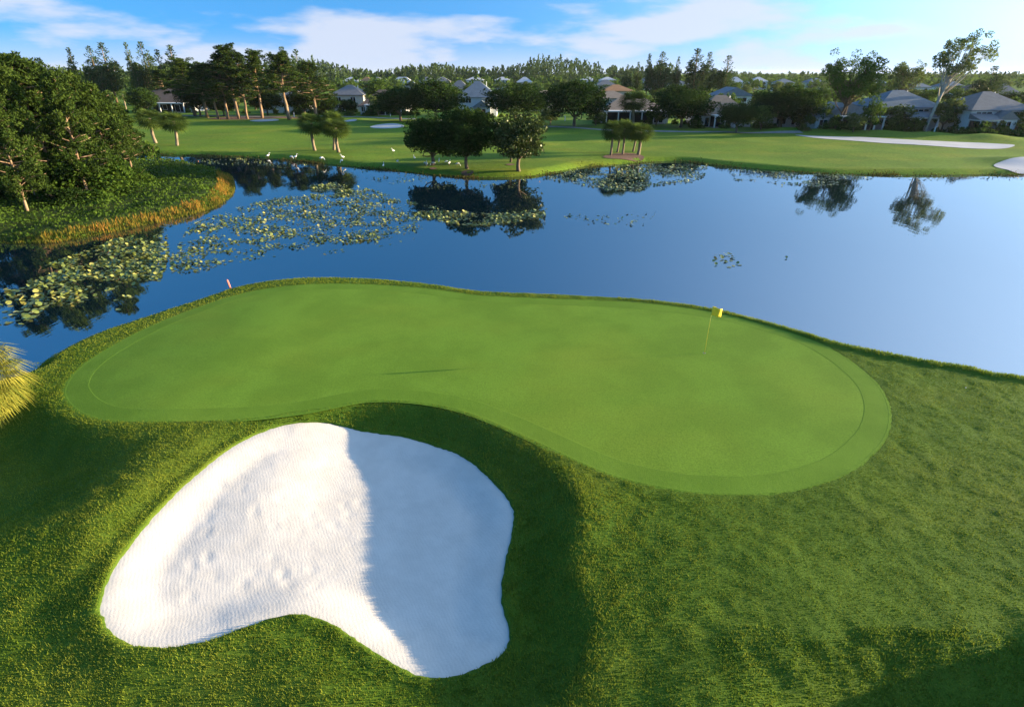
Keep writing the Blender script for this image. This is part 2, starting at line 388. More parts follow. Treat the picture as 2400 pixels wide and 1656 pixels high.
# ---------------------------------------------------------------- far ground
FAR = [(-40, 343), (60, 344), (200, 346), (380, 350), (450, 351), (520, 353), (620, 358), (700, 366), (800, 377), (900, 386), (960, 393), (1050, 400), (1150, 400), (1220, 396), (1270, 386), (1320, 377),
       (1400, 371), (1480, 365), (1540, 364), (1600, 371), (1700, 380), (1800, 388), (1900, 393), (2100, 395), (2250, 394), (2340, 395)]
far = disp(FAR, .05)[:, :2]
far = catmull(np.vstack([[(-900, 150), (-300, 108), (-150, 102)], far, [(120, 84), (200, 86), (900, 110)]]), 4, False)
def far_d(x, y):
    d = dist_poly(x, y, far[2:-2], False); return np.where(y > np.interp(x, far[:, 0], far[:, 1]), d, -d)
far_bumps = []                                        # (x, y, rx, ry, height) mounds and bunker hollows
def far_h(x, y):
    x = np.asarray(x, float); y = np.asarray(y, float)
    d = far_d(x, y)
    z = .55 + .5 * smooth(4, 45, d) + .12 * vnoise(x, y, 21, 14.) + .06 * vnoise(x, y, 22, 5.)
    for bx, by, rx, ry, h in far_bumps: z = z + h * np.exp(-((x - bx) / rx) ** 2 - ((y - by) / ry) ** 2)
    return lerp(-.7, z, smooth(-1.2, 1.8, d))
FB = {'right_long': [(1795, 307), (1850, 309), (1920, 311), (1990, 314), (2050, 317), (2120, 319), (2190, 321), (2250, 324), (2292, 327), (2270, 333), (2200, 334), (2120, 330), (2050, 326), (1990, 323), (1930, 319), (1860, 314)],
      'right_edge': [(2246, 369), (2275, 363), (2320, 361), (2370, 363), (2380, 374), (2330, 379), (2280, 377)],
      'middle': [(836, 288), (850, 285), (880, 284), (905, 285), (913, 288), (900, 291), (870, 292), (845, 291)],
      'middle_small': [(772, 276), (785, 273.5), (806, 273.5), (800, 276.5), (783, 278)],
      'tan': [(565, 275), (590, 273), (625, 273.2), (628, 275), (600, 277), (575, 277)],
      'left': [(38, 299), (60, 294), (95, 294), (105, 298), (80, 303), (50, 303)]}
FB = {k: resample(catmull(disp(v, .9)[:, :2], 5), .5) for k, v in FB.items()}
for k, (h, dy) in {'right_long': (1.0, 7), 'right_edge': (.7, 4), 'middle': (.5, 7), 'middle_small': (.4, 6), 'tan': (.4, 6), 'left': (.4, 5)}.items():
    c = FB[k].mean(0); w = np.ptp(FB[k][:, 0])
    if k == 'right_long':
        for t in np.linspace(0, 1, 5):
            xx = lerp(FB[k][:, 0].min(), FB[k][:, 0].max(), t); near = FB[k][np.argsort(abs(FB[k][:, 0] - xx))[:6], 1].max()
            far_bumps.append((xx + 2, near + 8.5, w / 7, 4, .85))
    else: far_bumps.append((c[0] + w * .2, c[1] + dy, w * .6, 4, h))
def axis(a, b, step, far0, far1, grow=1.22):
    mid = list(np.arange(a, b, step)); s = step; up = []; x = b
    while x < far1: up.append(x); s *= grow; x += s
    s = step; dn = []; x = a - step
    while x > far0: dn.append(x); s *= grow; x -= s
    return np.array(dn[::-1] + mid + up)
ax = axis(-125, 125, 1.0, -3800, 3800); ay = axis(76, 200, 1.0, 74, 5000)
fx, fy = np.meshgrid(ax, ay); fz_ = far_h(fx, fy)
ny, nx = fx.shape; idx = np.arange(nx * ny).reshape(ny, nx)
F = np.stack([idx[:-1, :-1], idx[:-1, 1:], idx[1:, 1:], idx[1:, :-1]], -1).reshape(-1, 4)
V = np.stack([fx.ravel(), fy.ravel(), fz_.ravel()], 1); F = F[V[F, 2].max(1) > -.6]
o = link('fairway_ground', mesh_from('fairway_ground', V, F, [M['fairway']], True)); tag(o, 'mown fairway across the pond', kind='structure')
for k, lab in {'right_long': 'long winding white bunker along the fairway below the right houses', 'right_edge': 'white bunker at the right edge by the far shore', 'middle': 'small oval white bunker beyond the shore palms',
               'middle_small': 'thin white sand strip behind the shore palms', 'tan': 'flat tan sand patch in front of the tall pines', 'left': 'pale bunker seen through the island pines'}.items():
    n = normals2(FB[k]); q = np.column_stack([FB[k], FB[k][:, 0] * 0])
    v_, f_ = cdt_sheet(q, 1.0, lambda x, y: far_h(x, y) + .05, k, M['sand_far'])
    o = link('sand_bunker', mesh_from('sand_bunker', v_, f_, [M['sand_far'] if k != 'tan' else M['sand_far']], True)); tag(o, lab, kind='structure')

# ---------------------------------------------------------------- rough grass blades
def blades(n, region, hfun, wid, name, label):
    x0, x1, y0, y1 = region
    x = rng.uniform(x0, x1, n * 3); y = rng.uniform(y0, y1, n * 3)
    u = x / (y * cp + 11.4 * sp) * FPX                  # keep what the picture shows, with a margin for a step aside
    k = (np.abs(u) < 1900)
    x, y = x[k], y[k]
    # sampled even in the picture rather than on the ground
    k = rng.uniform(0, 1, len(x)) < np.clip((15. / (y + 4)) ** 1.4, 0, 1); x, y = x[k], y[k]
    gs = sdf(x, y, green[::4]); bs = sdf(x, y, bunk[::2]); d = shore_d(x, y)
    k = (gs > .04) & (bs > .0) & (d > -.9); x, y, gs, bs, d = [a[k] for a in (x, y, gs, bs, d)]
    x, y, gs, bs, d = [a[:n] for a in (x, y, gs, bs, d)]
    z = land_h(x, y) + np.interp(bs, [0, .03, .16, .34, .48], [.03, .03, .026, .01, 0]); h = hfun(x, y, gs, bs, d) * rng.uniform(.6, 1.35, len(x))
    k = rng.uniform(0, 1, len(x)) < np.clip(.35 + .65 * (vnoise(x, y, 31, .35) * .5 + .5) + .2 * vnoise(x, y, 32, .12), 0, 1)
    x, y, z, h = x[k], y[k], z[k], h[k]
    a = rng.uniform(0, 2 * np.pi, len(x)); lean = rng.uniform(0, .9, len(x)) * h; b = rng.uniform(0, 2 * np.pi, len(x)); w = wid * rng.uniform(.7, 1.4, len(x)) * (.6 + .03 * y)
    p = np.column_stack([x, y, z - .004])
    dv = np.column_stack([np.cos(a) * w, np.sin(a) * w, 0 * a])
    tip = p + np.column_stack([np.cos(b) * lean, np.sin(b) * lean, h])
    V = np.stack([p - dv, p + dv, tip], 1).reshape(-1, 3); F = np.arange(len(V)).reshape(-1, 3)
    t = np.clip(lerp(.52, .30, smooth(1, 7, x)) + lerp(.35, .2, smooth(1, 7, x)) * vnoise(x, y, 33, 1.6) + .3 * vnoise(x, y, 34, .3) + .22 * rng.standard_normal(len(x)), 0, 1)
    o = link(name, mesh_from(name, V, F, [M['blade']], False, {'tint': t}))
    return tag(o, label, 'grass', kind='stuff')
def bh(x, y, gs, bs, d):
    h = lerp(.055, .022, smooth(1, 7, x)) * lerp(.55, 1, smooth(0, .35, gs))
    h = np.where((bs < .4), np.maximum(h, .05), h); h = np.where((bs < 2.2) & (x > -1) & (gs > .5), .075, h)
    h = np.where((x > 4.5) & (y < 8.7 + .3 * vnoise(x, y, 36, .8)), .055, h)
    return np.where((d < .9) & (x > 6), .08, h)
blades(800000, (-32, 34, 4.5, 34), bh, .011, 'rough_grass', 'short rough grass covering the banks around the green')

# ---------------------------------------------------------------- foliage
def cards(C, size, up=.0, aspect=.6, tint=None, drift=None):
    """diamond leaf cards; drift biases the long axis"""
    n = len(C); u = rng.standard_normal((n, 3))
    if drift is not None: u = u * .45 + drift
    u /= np.linalg.norm(u, axis=1)[:, None] + 1e-9
    w = np.cross(u, rng.standard_normal((n, 3))); w /= np.linalg.norm(w, axis=1)[:, None] + 1e-9
    s = (size * rng.uniform(.6, 1.3, n))[:, None]
    V = np.stack([C - u * s * .5, C + w * s * .5 * aspect, C + u * s * .5, C - w * s * .5 * aspect], 1).reshape(-1, 3)
    F = np.arange(4 * n).reshape(-1, 4)
    return V, F, (tint if tint is not None else np.clip(.5 + .28 * rng.standard_normal(n), 0, 1))
def sphere_pts(n, shell=.55):
    v = rng.standard_normal((n, 3)); v /= np.linalg.norm(v, axis=1)[:, None]
    return v * (rng.uniform(shell ** 3, 1, n) ** (1 / 3))[:, None]
def clumped(centres, radii, per, size, aspect=.6, flat=1., drift=None, gaps=0.):
    P_ = []; T = []; D = []
    for c, r in zip(centres, radii):
        k = max(int(per * (.7 + .6 * rng.random())), 4); q = sphere_pts(k) * r; q[:, 2] *= flat
        P_.append(c + q); T.append(np.clip(.45 + .2 * rng.standard_normal() + .22 * rng.standard_normal(k), 0, 1))
        if drift == 'out': D.append(q / (np.linalg.norm(q, axis=1)[:, None] + 1e-6))
    C = np.vstack(P_); return cards(C, size, 0, aspect, np.concatenate(T), np.vstack(D) if D else None)
def bark(name, a, b):
    m = Mat(name); n = m.noise(2.5, 5, .65, None, (1, 1, .3)); return m.pbr(m.mix(m.rng(n, .3, .7), a, b), .95, m.bump(m.noise(9, 4, .7, None, (1, 1, .25)), .6, .05), .1)
M['bark_oak'] = bark('oak_bark', (.10, .075, .05), (.20, .15, .10))
M['bark_pine'] = bark('pine_bark', (.16, .10, .06), (.34, .24, .15))
M['bark_palm'] = bark('palm_bark', (.17, .13, .09), (.32, .25, .17))
M['bark_pale'] = bark('pale_bark', (.34, .30, .24), (.52, .47, .38))
M['l_oak'] = leafmat('oak_leaves', (.012, .030, .007), (.042, .075, .016), .25)
M['l_glossy'] = leafmat('glossy_leaves', (.014, .030, .007), (.065, .088, .020), .2, .015)
M['l_pine'] = leafmat('pine_needles', (.014, .034, .008), (.066, .100, .018), .22)
M['l_cas'] = leafmat('casuarina_needles', (.022, .050, .016), (.085, .125, .040), .3)
M['l_garden'] = leafmat('garden_leaves', (.028, .062, .012), (.10, .155, .030), .35)
M['l_pale'] = leafmat('eucalypt_leaves', (.05, .085, .025), (.17, .21, .06), .4)
M['l_palm'] = leafmat('palm_fronds', (.026, .055, .012), (.105, .15, .030), .3)
M['l_shrub'] = leafmat('shrub_leaves', (.020, .048, .008), (.085, .14, .020), .3)

def limb_path(a, b, bend, n=5):
    t = np.linspace(0, 1, n)[:, None]; p = a + (b - a) * t
    side = rng.standard_normal(3) * bend; return p + side * (np.sin(t * math.pi))
def make_oak(Hh, W, trunk, mat_l, size=.30, nc=70, per=95, flat=.8, dome=.85):
    """spreading broadleaf crown on a short forked trunk"""
    mb = MB(); fork = np.array((rng.normal(0, .1), rng.normal(0, .1), trunk))
    mb.tube(limb_path(np.zeros(3) - (0, 0, .3), fork, .08), np.linspace(.030, .021, 5) * Hh, 8)
    cz = (Hh + trunk * .75) / 2; ch = (Hh - trunk * .75) / 2; cs = []; rs = []
    while len(cs) < nc:
        q = sphere_pts(1, .35)[0]
        if q[2] < -.75: continue
        r = rng.uniform(.09, .17) * W
        q = q * np.array((W / 2 - r * .7, W / 2 - r * .7, ch - r * .5)) * (1 + .08 * rng.standard_normal())
        cs.append(q + (0, 0, cz)); rs.append(r)
    for c in sorted(cs, key=lambda c: rng.random())[:9]:
        mid = fork + (c - fork) * .9; mb.tube(limb_path(fork, mid, .05 * W), np.linspace(.013, .004, 5) * Hh, 5)
    v, f, t = clumped(np.array(cs), rs, per, size, .7, flat)
    return mesh_from('trunk', mb.v, mb.f, [M['bark_oak']], True), mesh_from('crown', v, f, [mat_l], False, {'tint': t}), Hh, W
def make_pine(Hh, W, lo=.45, nb=34, per=26, lean=.0, mat='l_pine', size=.34):
    """tall bare trunk, irregular tufted branches in the upper part"""
    mb = MB(); tz = np.linspace(-.4, Hh * .97, 9); wob = np.cumsum(rng.normal(0, .012 * Hh, (9, 2)), 0) * .5
    tp = np.column_stack([wob[:, 0] + lean * tz, wob[:, 1], tz]); mb.tube(tp, np.linspace(.018, .003, 9) * Hh, 7)
    cs = []; rs = []
    for i in range(nb):
        k = (i + rng.random()) / nb; z = Hh * lerp(lo, .98, k)
        at = np.array([np.interp(z, tz, tp[:, 0]), np.interp(z, tz, tp[:, 1]), z])
        prof = (.55 + .45 * math.sin(min(k * 1.25 + .18, 1) * math.pi)) * (1 - .55 * k ** 2.2)
        L = W / 2 * prof * rng.uniform(.6, 1.1); a = i * 2.4 + rng.normal(0, .4)
        end = at + np.array((math.cos(a) * L, math.sin(a) * L, L * rng.uniform(.0, .45)))
        bp = limb_path(at, end, .06 * L); mb.tube(bp, np.linspace(.006, .002, 5) * Hh, 4)
        for j in range(rng.integers(3, 6)):
            t = rng.uniform(.4, 1.05); c = at + (end - at) * t + rng.normal(0, .05 * W, 3) * (1, 1, .5); cs.append(c); rs.append(rng.uniform(.05, .085) * W)
    v, f, t = clumped(np.array(cs), rs, per, size, .34, .75, 'out')
    return mesh_from('trunk', mb.v, mb.f, [M['bark_pine']], True), mesh_from('crown', v, f, [M[mat]], False, {'tint': t}), Hh, W
def make_cas(Hh, W, plumes=6, size=.85):
    """feathery plumes reaching up"""
    mb = MB(); P_ = []; D = []
    mb.tube([(0, 0, -.4), (0, 0, Hh * .5), (.1, 0, Hh * .95)], [.014 * Hh, .009 * Hh, .002 * Hh], 6)
    for i in range(plumes):
        a = rng.uniform(0, 6.28); r = W * .34 * math.sqrt(rng.random()) if i else 0.; top = Hh * (1 - .38 * (r / (W * .34)) ** 1.3) * (rng.uniform(.86, 1.) if i else 1)
        b = np.array((math.cos(a) * r * .3, math.sin(a) * r * .3, Hh * .2)); e = np.array((math.cos(a) * r, math.sin(a) * r, top))
        mb.tube([b, (b + e) / 2, e], [.005 * Hh, .003 * Hh, .001 * Hh], 4)
        n = 420; t = rng.random(n) ** .8; rad = W * .29 * (1 - t) ** .42 * (.25 + .75 * smooth(0, .25, t)) + .05
        ang = rng.uniform(0, 6.28, n); rr = rad * np.sqrt(rng.random(n)) * (1 + .3 * np.sin(t * 40 + i))
        P_.append(b + (e - b) * t[:, None] + np.column_stack([np.cos(ang) * rr, np.sin(ang) * rr, 0 * t]))
        D.append(np.column_stack([np.cos(ang) * .8, np.sin(ang) * .8, np.full(n, .9)]))
    v, f, t = cards(np.vstack(P_), size, 0, .35, None, np.vstack(D))
    return mesh_from('trunk', mb.v, mb.f, [M['bark_pine']], True), mesh_from('crown', v, f, [M['l_cas']], False, {'tint': t}), Hh, W
def make_open(Hh, W, lo, nlimb, per, mat_l, bark_m, lean=0., size=.34, flat=.9):
    """open crown: long bare limbs ending in separate drooping clumps"""
    mb = MB(); top = np.array((lean * Hh, 0, Hh * .62)); mb.tube(limb_path(np.array((0, 0, -.4)), top, .02 * Hh, 7), np.linspace(.021, .009, 7) * Hh, 7)
    cs = []; rs = []
    for i in range(nlimb):
        k = rng.random(); s = np.array((0, 0, 0.)) + (top) * lerp(lo, 1, k)
        q = sphere_pts(1, .3)[0]; e = np.array((lean * Hh * 1.25, 0, 0)) + np.array((q[0] * W / 2, q[1] * W / 2, Hh * lerp(lo + .12, 1., (q[2] * .5 + .5))))
        if e[2] < s[2] - .1 * Hh: continue
        mb.tube(limb_path(s, e, .03 * Hh), np.linspace(.007, .002, 5) * Hh, 4)
        for j in range(rng.integers(2, 5)): cs.append(e + rng.normal(0, .07 * W, 3)); rs.append(rng.uniform(.06, .12) * W)
    v, f, t = clumped(np.array(cs), rs, per, size, .5, flat)
    return mesh_from('trunk', mb.v, mb.f, [bark_m], True), mesh_from('crown', v, f, [mat_l], False, {'tint': t}), Hh, W
def make_palm(Hh, W, nf=44, seg=13, droop=.9, mat='l_palm', wide=.05, skirt=True):
    """cabbage palm: booted trunk and a round head of fan fronds"""
    mb = MB(); ctr = np.array((rng.normal(0, .1), 0, Hh - W * .48)); tp = limb_path(np.array((0, 0, -.3)), ctr, .08, 8)
    mb.tube(tp, .17 * (1 + .1 * np.sin(np.arange(8) * 2.3)) * np.linspace(1.1, .9, 8), 8)
    V = []; T = []; Rr = W / 2
    for i in range(nf):
        el = math.asin(lerp(-.92, .98, (i + .5) / nf)); az = i * 2.39996 + rng.normal(0, .15)
        d = np.array((math.cos(az) * math.cos(el), math.sin(az) * math.cos(el), math.sin(el))); hub = ctr + d * Rr * .48 - np.array((0, 0, .05))
        mb_side = np.cross(d, (0, 0, 1)); mb_side /= np.linalg.norm(mb_side) + 1e-6
        nrm = np.cross(mb_side, d); tint = np.clip((.75 if el < -.75 else .25 if el < -.1 else .5) + .2 * rng.standard_normal(), 0, 1)
        V += [ctr, (ctr + hub) / 2 - mb_side * .03, hub, (ctr + hub) / 2 + mb_side * .03]; T.append(tint)
        for j in range(seg):
            a = lerp(-1.9, 1.9, (j + .5) / seg); L = Rr * .58 * (1 - .25 * abs(a) / 1.9) * rng.uniform(.85, 1.1)
            dd = d * math.cos(a) + mb_side * math.sin(a); mid = hub + dd * L * .55 + nrm * rng.normal(0, .03); tip = hub + dd * L * .95 - np.array((0, 0, droop * L * .42))
            side = np.cross(dd, nrm) * wide
            V += [hub, mid - side, tip, mid + side]; T.append(np.clip(tint + .18 * rng.standard_normal(), 0, 1))
    V = np.array(V); F = np.arange(len(V)).reshape(-1, 4)
    return mesh_from('trunk', mb.v, mb.f, [M['bark_palm']], True), mesh_from('crown', V, F, [M[mat]], False, {'tint': T}), Hh, W
def make_shrub(Hh, W, mat_l, size=.22, nc=40, per=90):
    mb = MB()
    for i in range(6):
        a = i * 1.05 + rng.random(); mb.tube(limb_path(np.array((0, 0, -.2)), np.array((math.cos(a) * W * .3, math.sin(a) * W * .3, Hh * .7)), .1), np.linspace(.05, .015, 5), 4)
    q = sphere_pts(nc, .4); q[:, 2] = np.abs(q[:, 2]) * .86; r = rng.uniform(.10, .17, nc) * W
    c = q * (W / 2 - .1 * W, W / 2 - .1 * W, Hh * .9); c[:, 2] += .05 * Hh
    v, f, t = clumped(c, r, per, size, .7, .85 * min(1, Hh / W * 1.2)); v[:, 2] = np.maximum(v[:, 2], -.05)
    return mesh_from('stem', mb.v, mb.f, [M['bark_oak']], True), mesh_from('foliage', v, f, [mat_l], False, {'tint': t}), Hh, W

KIT = {
    'oak': [make_oak(9, 10, 1.9, M['l_oak'], .36, 120, 95) for _ in range(3)],
    'glossy': [make_oak(8.6, 7.6, 1.7, M['l_glossy'], .34, 90, 85, .9)],
    'front': [make_oak(8.6, 8.2, 1.6, M['l_oak'], .32, 120, 100) for _ in range(2)],
    'pine': [make_pine(18, 9, .36, 48, 62, size=.46), make_pine(18, 8.5, .42, 44, 62, .02, size=.46), make_pine(18, 9.5, .30, 52, 58, size=.46)],
    'ipine': [make_pine(14, 9, .16, 58, 62, .03, size=.44), make_pine(14, 8.5, .20, 56, 62, -.05, size=.44), make_pine(14, 9, .14, 60, 62, 0, size=.44)],
    'cas': [make_cas(21, 9, 7), make_cas(21, 7, 5), make_cas(21, 12, 11)],
    'garden': [make_oak(7, 7, 1.4, M['l_garden'], .5, 40, 45) for _ in range(3)],
    'olive': [make_oak(6, 6, 1.2, M['l_pale'], .42, 40, 50)],
    'gum': [make_open(19, 9, .5, 34, 55, M['l_pale'], M['bark_pale'], .12, .42)],
    'open': [make_open(17, 11, .3, 60, 70, M['l_garden'], M['bark_oak'], .03, .42), make_open(14, 9, .3, 50, 60, M['l_pale'], M['bark_oak'], .0, .42)],
    'palm': [make_palm(6.2, 4.2, 76, 14, .55), make_palm(6.2, 4.2, 76, 14, .55)],
    'gpalm': [make_palm(6.5, 4.0, 26, 8, .9, 'l_palm', .10)],
    'shrub': [make_shrub(2, 3, M['l_shrub'], .28, 26, 40), make_shrub(2, 3, M['l_garden'], .28, 26, 40)],
    'bigshrub': [make_shrub(6.5, 8.5, M['l_shrub'], .34, 90, 110), make_shrub(5.5, 8, M['l_oak'], .34, 80, 100)],
}
used = {}
def plant(kind, pos, h, w, label, cat='tree', group=None, name=None, rz=None, var=None):
    k = used.get(kind, 0); used[kind] = k + 1; kit = KIT[kind]; tm, cm, H0, W0 = kit[(k if var is None else var) % len(kit)]
    r = empty(name or {'pine': 'pine_tree', 'ipine': 'pine_tree', 'cas': 'casuarina_tree', 'palm': 'palm_tree', 'gpalm': 'palm_tree', 'shrub': 'shrub', 'bigshrub': 'shrub', 'gum': 'gum_tree'}.get(kind, 'leafy_tree'), pos, rng.uniform(0, 6.28) if rz is None else rz)
    r.scale = (w / W0, w / W0, h / H0)
    link(tm.name.split('.')[0], tm, r); link(cm.name.split('.')[0], cm, r)
    return tag(r, label, cat, group)
def by_photo(kind, xd, base, top, wd, label, gz=None, Y=None, xtop=None, **kw):
    """a tree from its foot, top and crown width in the photograph; Y where the foot is hidden"""
    if Y is None:
        p = P(xd, base, .9)
        for _ in range(3): p = P(xd, base, float(far_h(p[0], p[1])))
    else:
        p = atY(xd, base, Y); p[2] = float(far_h(p[0], p[1])) if gz is None else gz
    if gz is not None: p[2] = gz
    t = atY(xtop if xtop else xd, top, p[1]); wd = wd * (1.4 if kind == 'palm' else 1); return plant(kind, p, t[2] - p[2], wd * S / FPX * depth(p), label, **kw)

# the trees on the lawn by the far shore
by_photo('front', 978, 373, 256, 150, 'dark leafy tree with leaning trunk, leftmost of the shoreline clump')
by_photo('front', 1056, 381, 240, 148, 'dark round tree with stout trunk in the middle of the shoreline clump')
by_photo('glossy', 1172, 385, 246, 150, 'glossy leaved tree nearest the water, rightmost of the shoreline clump')
by_photo('front', 1153, 366, 262, 96, 'tree half hidden behind the glossy shoreline tree')
# cabbage palms
g = 'cabbage palms on the fairway'
by_photo('palm', 353, 323, 240, 58, 'dark cabbage palm right behind the island, left of its pair', group=g).rotation_euler = (0, .10, 0)
by_photo('palm', 400, 329, 246, 56, 'sunlit cabbage palm right behind the island, right of its pair', group=g).rotation_euler = (0, .10, 0)
by_photo('palm', 712, 340, 248, 58, 'cabbage palm with bare trunk, left of the shore trio', group=g).rotation_euler = (0, .10, 0)
by_photo('palm', 754, 339, 242, 50, 'cabbage palm at the back of the shore trio', group=g).rotation_euler = (0, .10, 0)
by_photo('palm', 766, 344, 262, 62, 'bushy sunlit cabbage palm, right of the shore trio', group=g).rotation_euler = (0, .10, 0)
for x, b, t, w, l in ((1379, 351, 265, 44, 'leftmost'), (1394, 344, 266, 38, 'second from left'), (1406, 349, 262, 42, 'middle one'), (1429, 343, 272, 40, 'second from right'), (1441, 350, 272, 58, 'rightmost, widest')):
    by_photo('palm', x, b, t, w, f'cabbage palm in the mulch ring by the lilies, {l} of five', group=g)
by_photo('palm', 1431, 288, 199, 58, 'tall lone cabbage palm in front of the white framed porch', group=g)
# dark oaks in front of the houses
g = 'dark oaks along the gardens'
for x, b, t, w, l in ((905, 273, 196, 110, 'dark oak beside the columned porch house'), (985, 274, 178, 128, 'broad dark oak behind the shoreline clump, next to the blue roofed house'),
                      (1166, 276, 187, 142, 'dark oak right of the blue roofed house'), (1297, 286, 182, 138, 'dark oak with pale trunk left of the white framed porch'),
                      (1536, 288, 190, 134, 'dark oak between the white framed porch and the white door'), (1762, 290, 192, 150, 'wide dark oak right of the tan roofed house'),
                      (1662, 299, 232, 88, 'small dark oak standing before the tan roofed house')):
    by_photo('oak', x, b, t, w * 1.14, l, group=g)
by_photo('olive', 2010, 298, 232, 92, 'rounded olive green tree in front of the gabled two storey house')
by_photo('glossy', 2190, 292, 186, 62, 'upright tree between the two storey houses on the right')
by_photo('olive', 2178, 296, 262, 66, 'low spreading olive tree under the upright tree on the right')
by_photo('garden', 2292, 304, 252, 80, 'bushy tree at the right edge in front of the hip roofed house')
by_photo('open', 1890, 297, 120, 118, 'tall open crowned tree left of the gabled house on the right', var=0)
by_photo('gum', 2085, 299, 74, 96, 'tallest pale gum tree leaning right against the white sky', rz=0.)
by_photo('open', 2030, 240, 146, 66, 'pale open tree behind the gabled two storey house', Y=200, var=1)
by_photo('cas', 2222, 230, 150, 84, 'feathery tree on the skyline above the right roofs', Y=230, var=2)
# pines behind the fairway on the left
g = 'tall pines beyond the fairway'
for x, b, t, w, l in ((440, 262, 132, 96, 'leftmost'), (470, 266, 142, 80, 'second from left'), (494, 269, 146, 74, 'third from left'), (516, 269, 126, 76, 'fourth from left'), (543, 269, 101, 92, 'tallest one'),
                      (559, 269, 119, 70, 'right of the tallest'), (594, 267, 114, 84, 'third from right'), (656, 270, 118, 100, 'second from right'), (716, 264, 142, 100, 'rightmost, sunlit')):
    by_photo('pine', x, b, t, w * 1.15, f'tall pine with bare trunk beyond the fairway, {l} of nine', group=g)
by_photo('pine', 378, 250, 158, 60, 'slender pine standing before the brown roofed house at left')
for x, b, t, w, l in ((452, 262, 186, 96, 'dark tree under the leftmost tall pines'), (505, 262, 214, 74, 'low dark tree behind the tall pine trunks'), (606, 261, 204, 86, 'dark tree left of the grey roofed house'), (690, 261, 202, 84, 'dark tree under the rightmost tall pines'), (742, 258, 214, 62, 'dark tree against the cream two storey house'), (790, 257, 224, 44, 'small dark tree before the cream two storey house'), (330, 258, 196, 70, 'dark tree left of the brown roofed house')):
    by_photo('oak', x, b, t, w, l)
# feathery casuarinas on the skyline
g = 'feathery casuarinas on the skyline'
for x, t, w, Y, l in ((190, 108, 28, 250, 'small feathery casuarina peeking over the island pines'), (236, 104, 44, 250, 'feathery casuarina above the island pines, left of a pair'), (264, 96, 52, 255, 'feathery casuarina above the island pines, right of a pair'),
                      (318, 96, 24, 250, 'very thin casuarina spire left of the tall pines'), (350, 95, 46, 255, 'pointed casuarina left of the tall pines'), (382, 112, 34, 250, 'lower casuarina beside the pointed one'), (412, 102, 44, 250, 'casuarina just left of the tall pines'),
                      (628, 118, 26, 250, 'thin casuarina spire right of the tallest pine'), (655, 106, 36, 255, 'casuarina spire between the right hand tall pines'), (684, 112, 32, 250, 'casuarina showing behind the rightmost tall pines'),
                      (1412, 146, 26, 300, 'small casuarina left of the dark skyline clump'), (1435, 140, 24, 300, 'thin casuarina left of the dark skyline clump'), (1458, 122, 30, 290, 'leftmost casuarina of the dark skyline clump'), (1486, 117, 58, 290, 'round topped casuarina in the dark skyline clump'),
                      (1522, 128, 26, 290, 'narrow casuarina in the dark skyline clump'), (1562, 110, 66, 285, 'tallest casuarina in the dark skyline clump'), (1590, 118, 50, 290, 'casuarina right of the tallest in the dark skyline clump'), (1632, 126, 50, 290, 'rightmost casuarina of the dark skyline clump')):
    by_photo('cas', x, 230, t, w * (1.6 if x < 800 else 1.2), l, Y=Y, group=g)

# ---------------------------------------------------------------- the island
ISL = [(-160, 566), (-40, 552), (0, 548), (60, 550), (130, 546), (200, 534), (300, 514), (400, 492), (470, 472), (515, 447), (526, 420), (515, 396), (480, 382), (430, 373), (370, 367), (300, 368), (200, 372), (60, 378), (0, 380), (-160, 386)]
isl = resample(catmull(disp(ISL, 0.)[:, :2], 5), .6)
def isl_h(x, y): return lerp(-.25, .75 + .15 * vnoise(x, y, 41, 3.), smooth(.5, -2.6, sdf(x, y, isl)))
n = normals2(isl); v_, f_ = cdt_sheet(np.column_stack([isl + n * .4, isl[:, 0] * 0]), .7, isl_h, 'isl', None)
M['soil'] = turf('island_soil', (.03, .055, .010), (.05, .085, .014), (.10, .09, .02), .8, .05, .6, 9)
o = link('island_ground', mesh_from('island_ground', v_, f_, [M['soil']], True)); tag(o, 'overgrown island tip in the pond', kind='structure')
# low leafy cover
q = rng.uniform(0, 1, (90000, 2)) * (np.ptp(isl, 0)) + isl.min(0); sd = sdf(q[:, 0], q[:, 1], isl)
k = (sd < .1) & (vnoise(q[:, 0], q[:, 1], 42, 1.1) + .6 * rng.standard_normal(len(q)) * .5 > -.55); q, sd = q[k][:26000], sd[k][:26000]
hh = (.15 + .55 * np.clip(vnoise(q[:, 0], q[:, 1], 43, 1.6) * .6 + .4, 0, 1)) * rng.random(len(q)) ** .6
v_, f_, t_ = cards(np.column_stack([q, isl_h(q[:, 0], q[:, 1]) + hh]), .26, 0, .6, np.clip(.45 + .3 * vnoise(q[:, 0], q[:, 1], 44, 2.) + .22 * rng.standard_normal(len(q)), 0, 1))
o = link('ground_cover', mesh_from('ground_cover', v_, f_, [M['l_shrub']], False, {'tint': t_})); tag(o, 'tangled low green plants covering the island', 'ground cover', kind='stuff')
# reeds along the water's edge, amber towards the tip
m = Mat('reed_blades'); t = m.attr('tint'); c = m.mix(m.rng(t, 0, .5, 0, 1, False), (.05, .09, .012), (.22, .19, .03)); c = m.mix(m.rng(t, .5, 1, 0, 1, False), c, (.42, .19, .04)); M['reed'] = m.leaf(c, .35)
seg = resample(isl, .05); nn = normals2(seg); pick = rng.integers(0, len(seg), 60000); ins = -(rng.random(60000) ** 1.4) * 1.7 + .25
q = seg[pick] + nn[pick] * ins[:, None]
tipw = smooth(-43, -36, q[:, 0]) * smooth(88, 76, q[:, 1]); dens = np.where(q[:, 1] < 70 + 20 * tipw, .55, .12) + .45 * tipw
k = (rng.random(len(q)) < dens) & (q[:, 0] > -60); q, tipw, ins = q[k][:8500], tipw[k][:8500], ins[k][:8500]
clump = vnoise(q[:, 0], q[:, 1], 45, .9) * .5 + .5
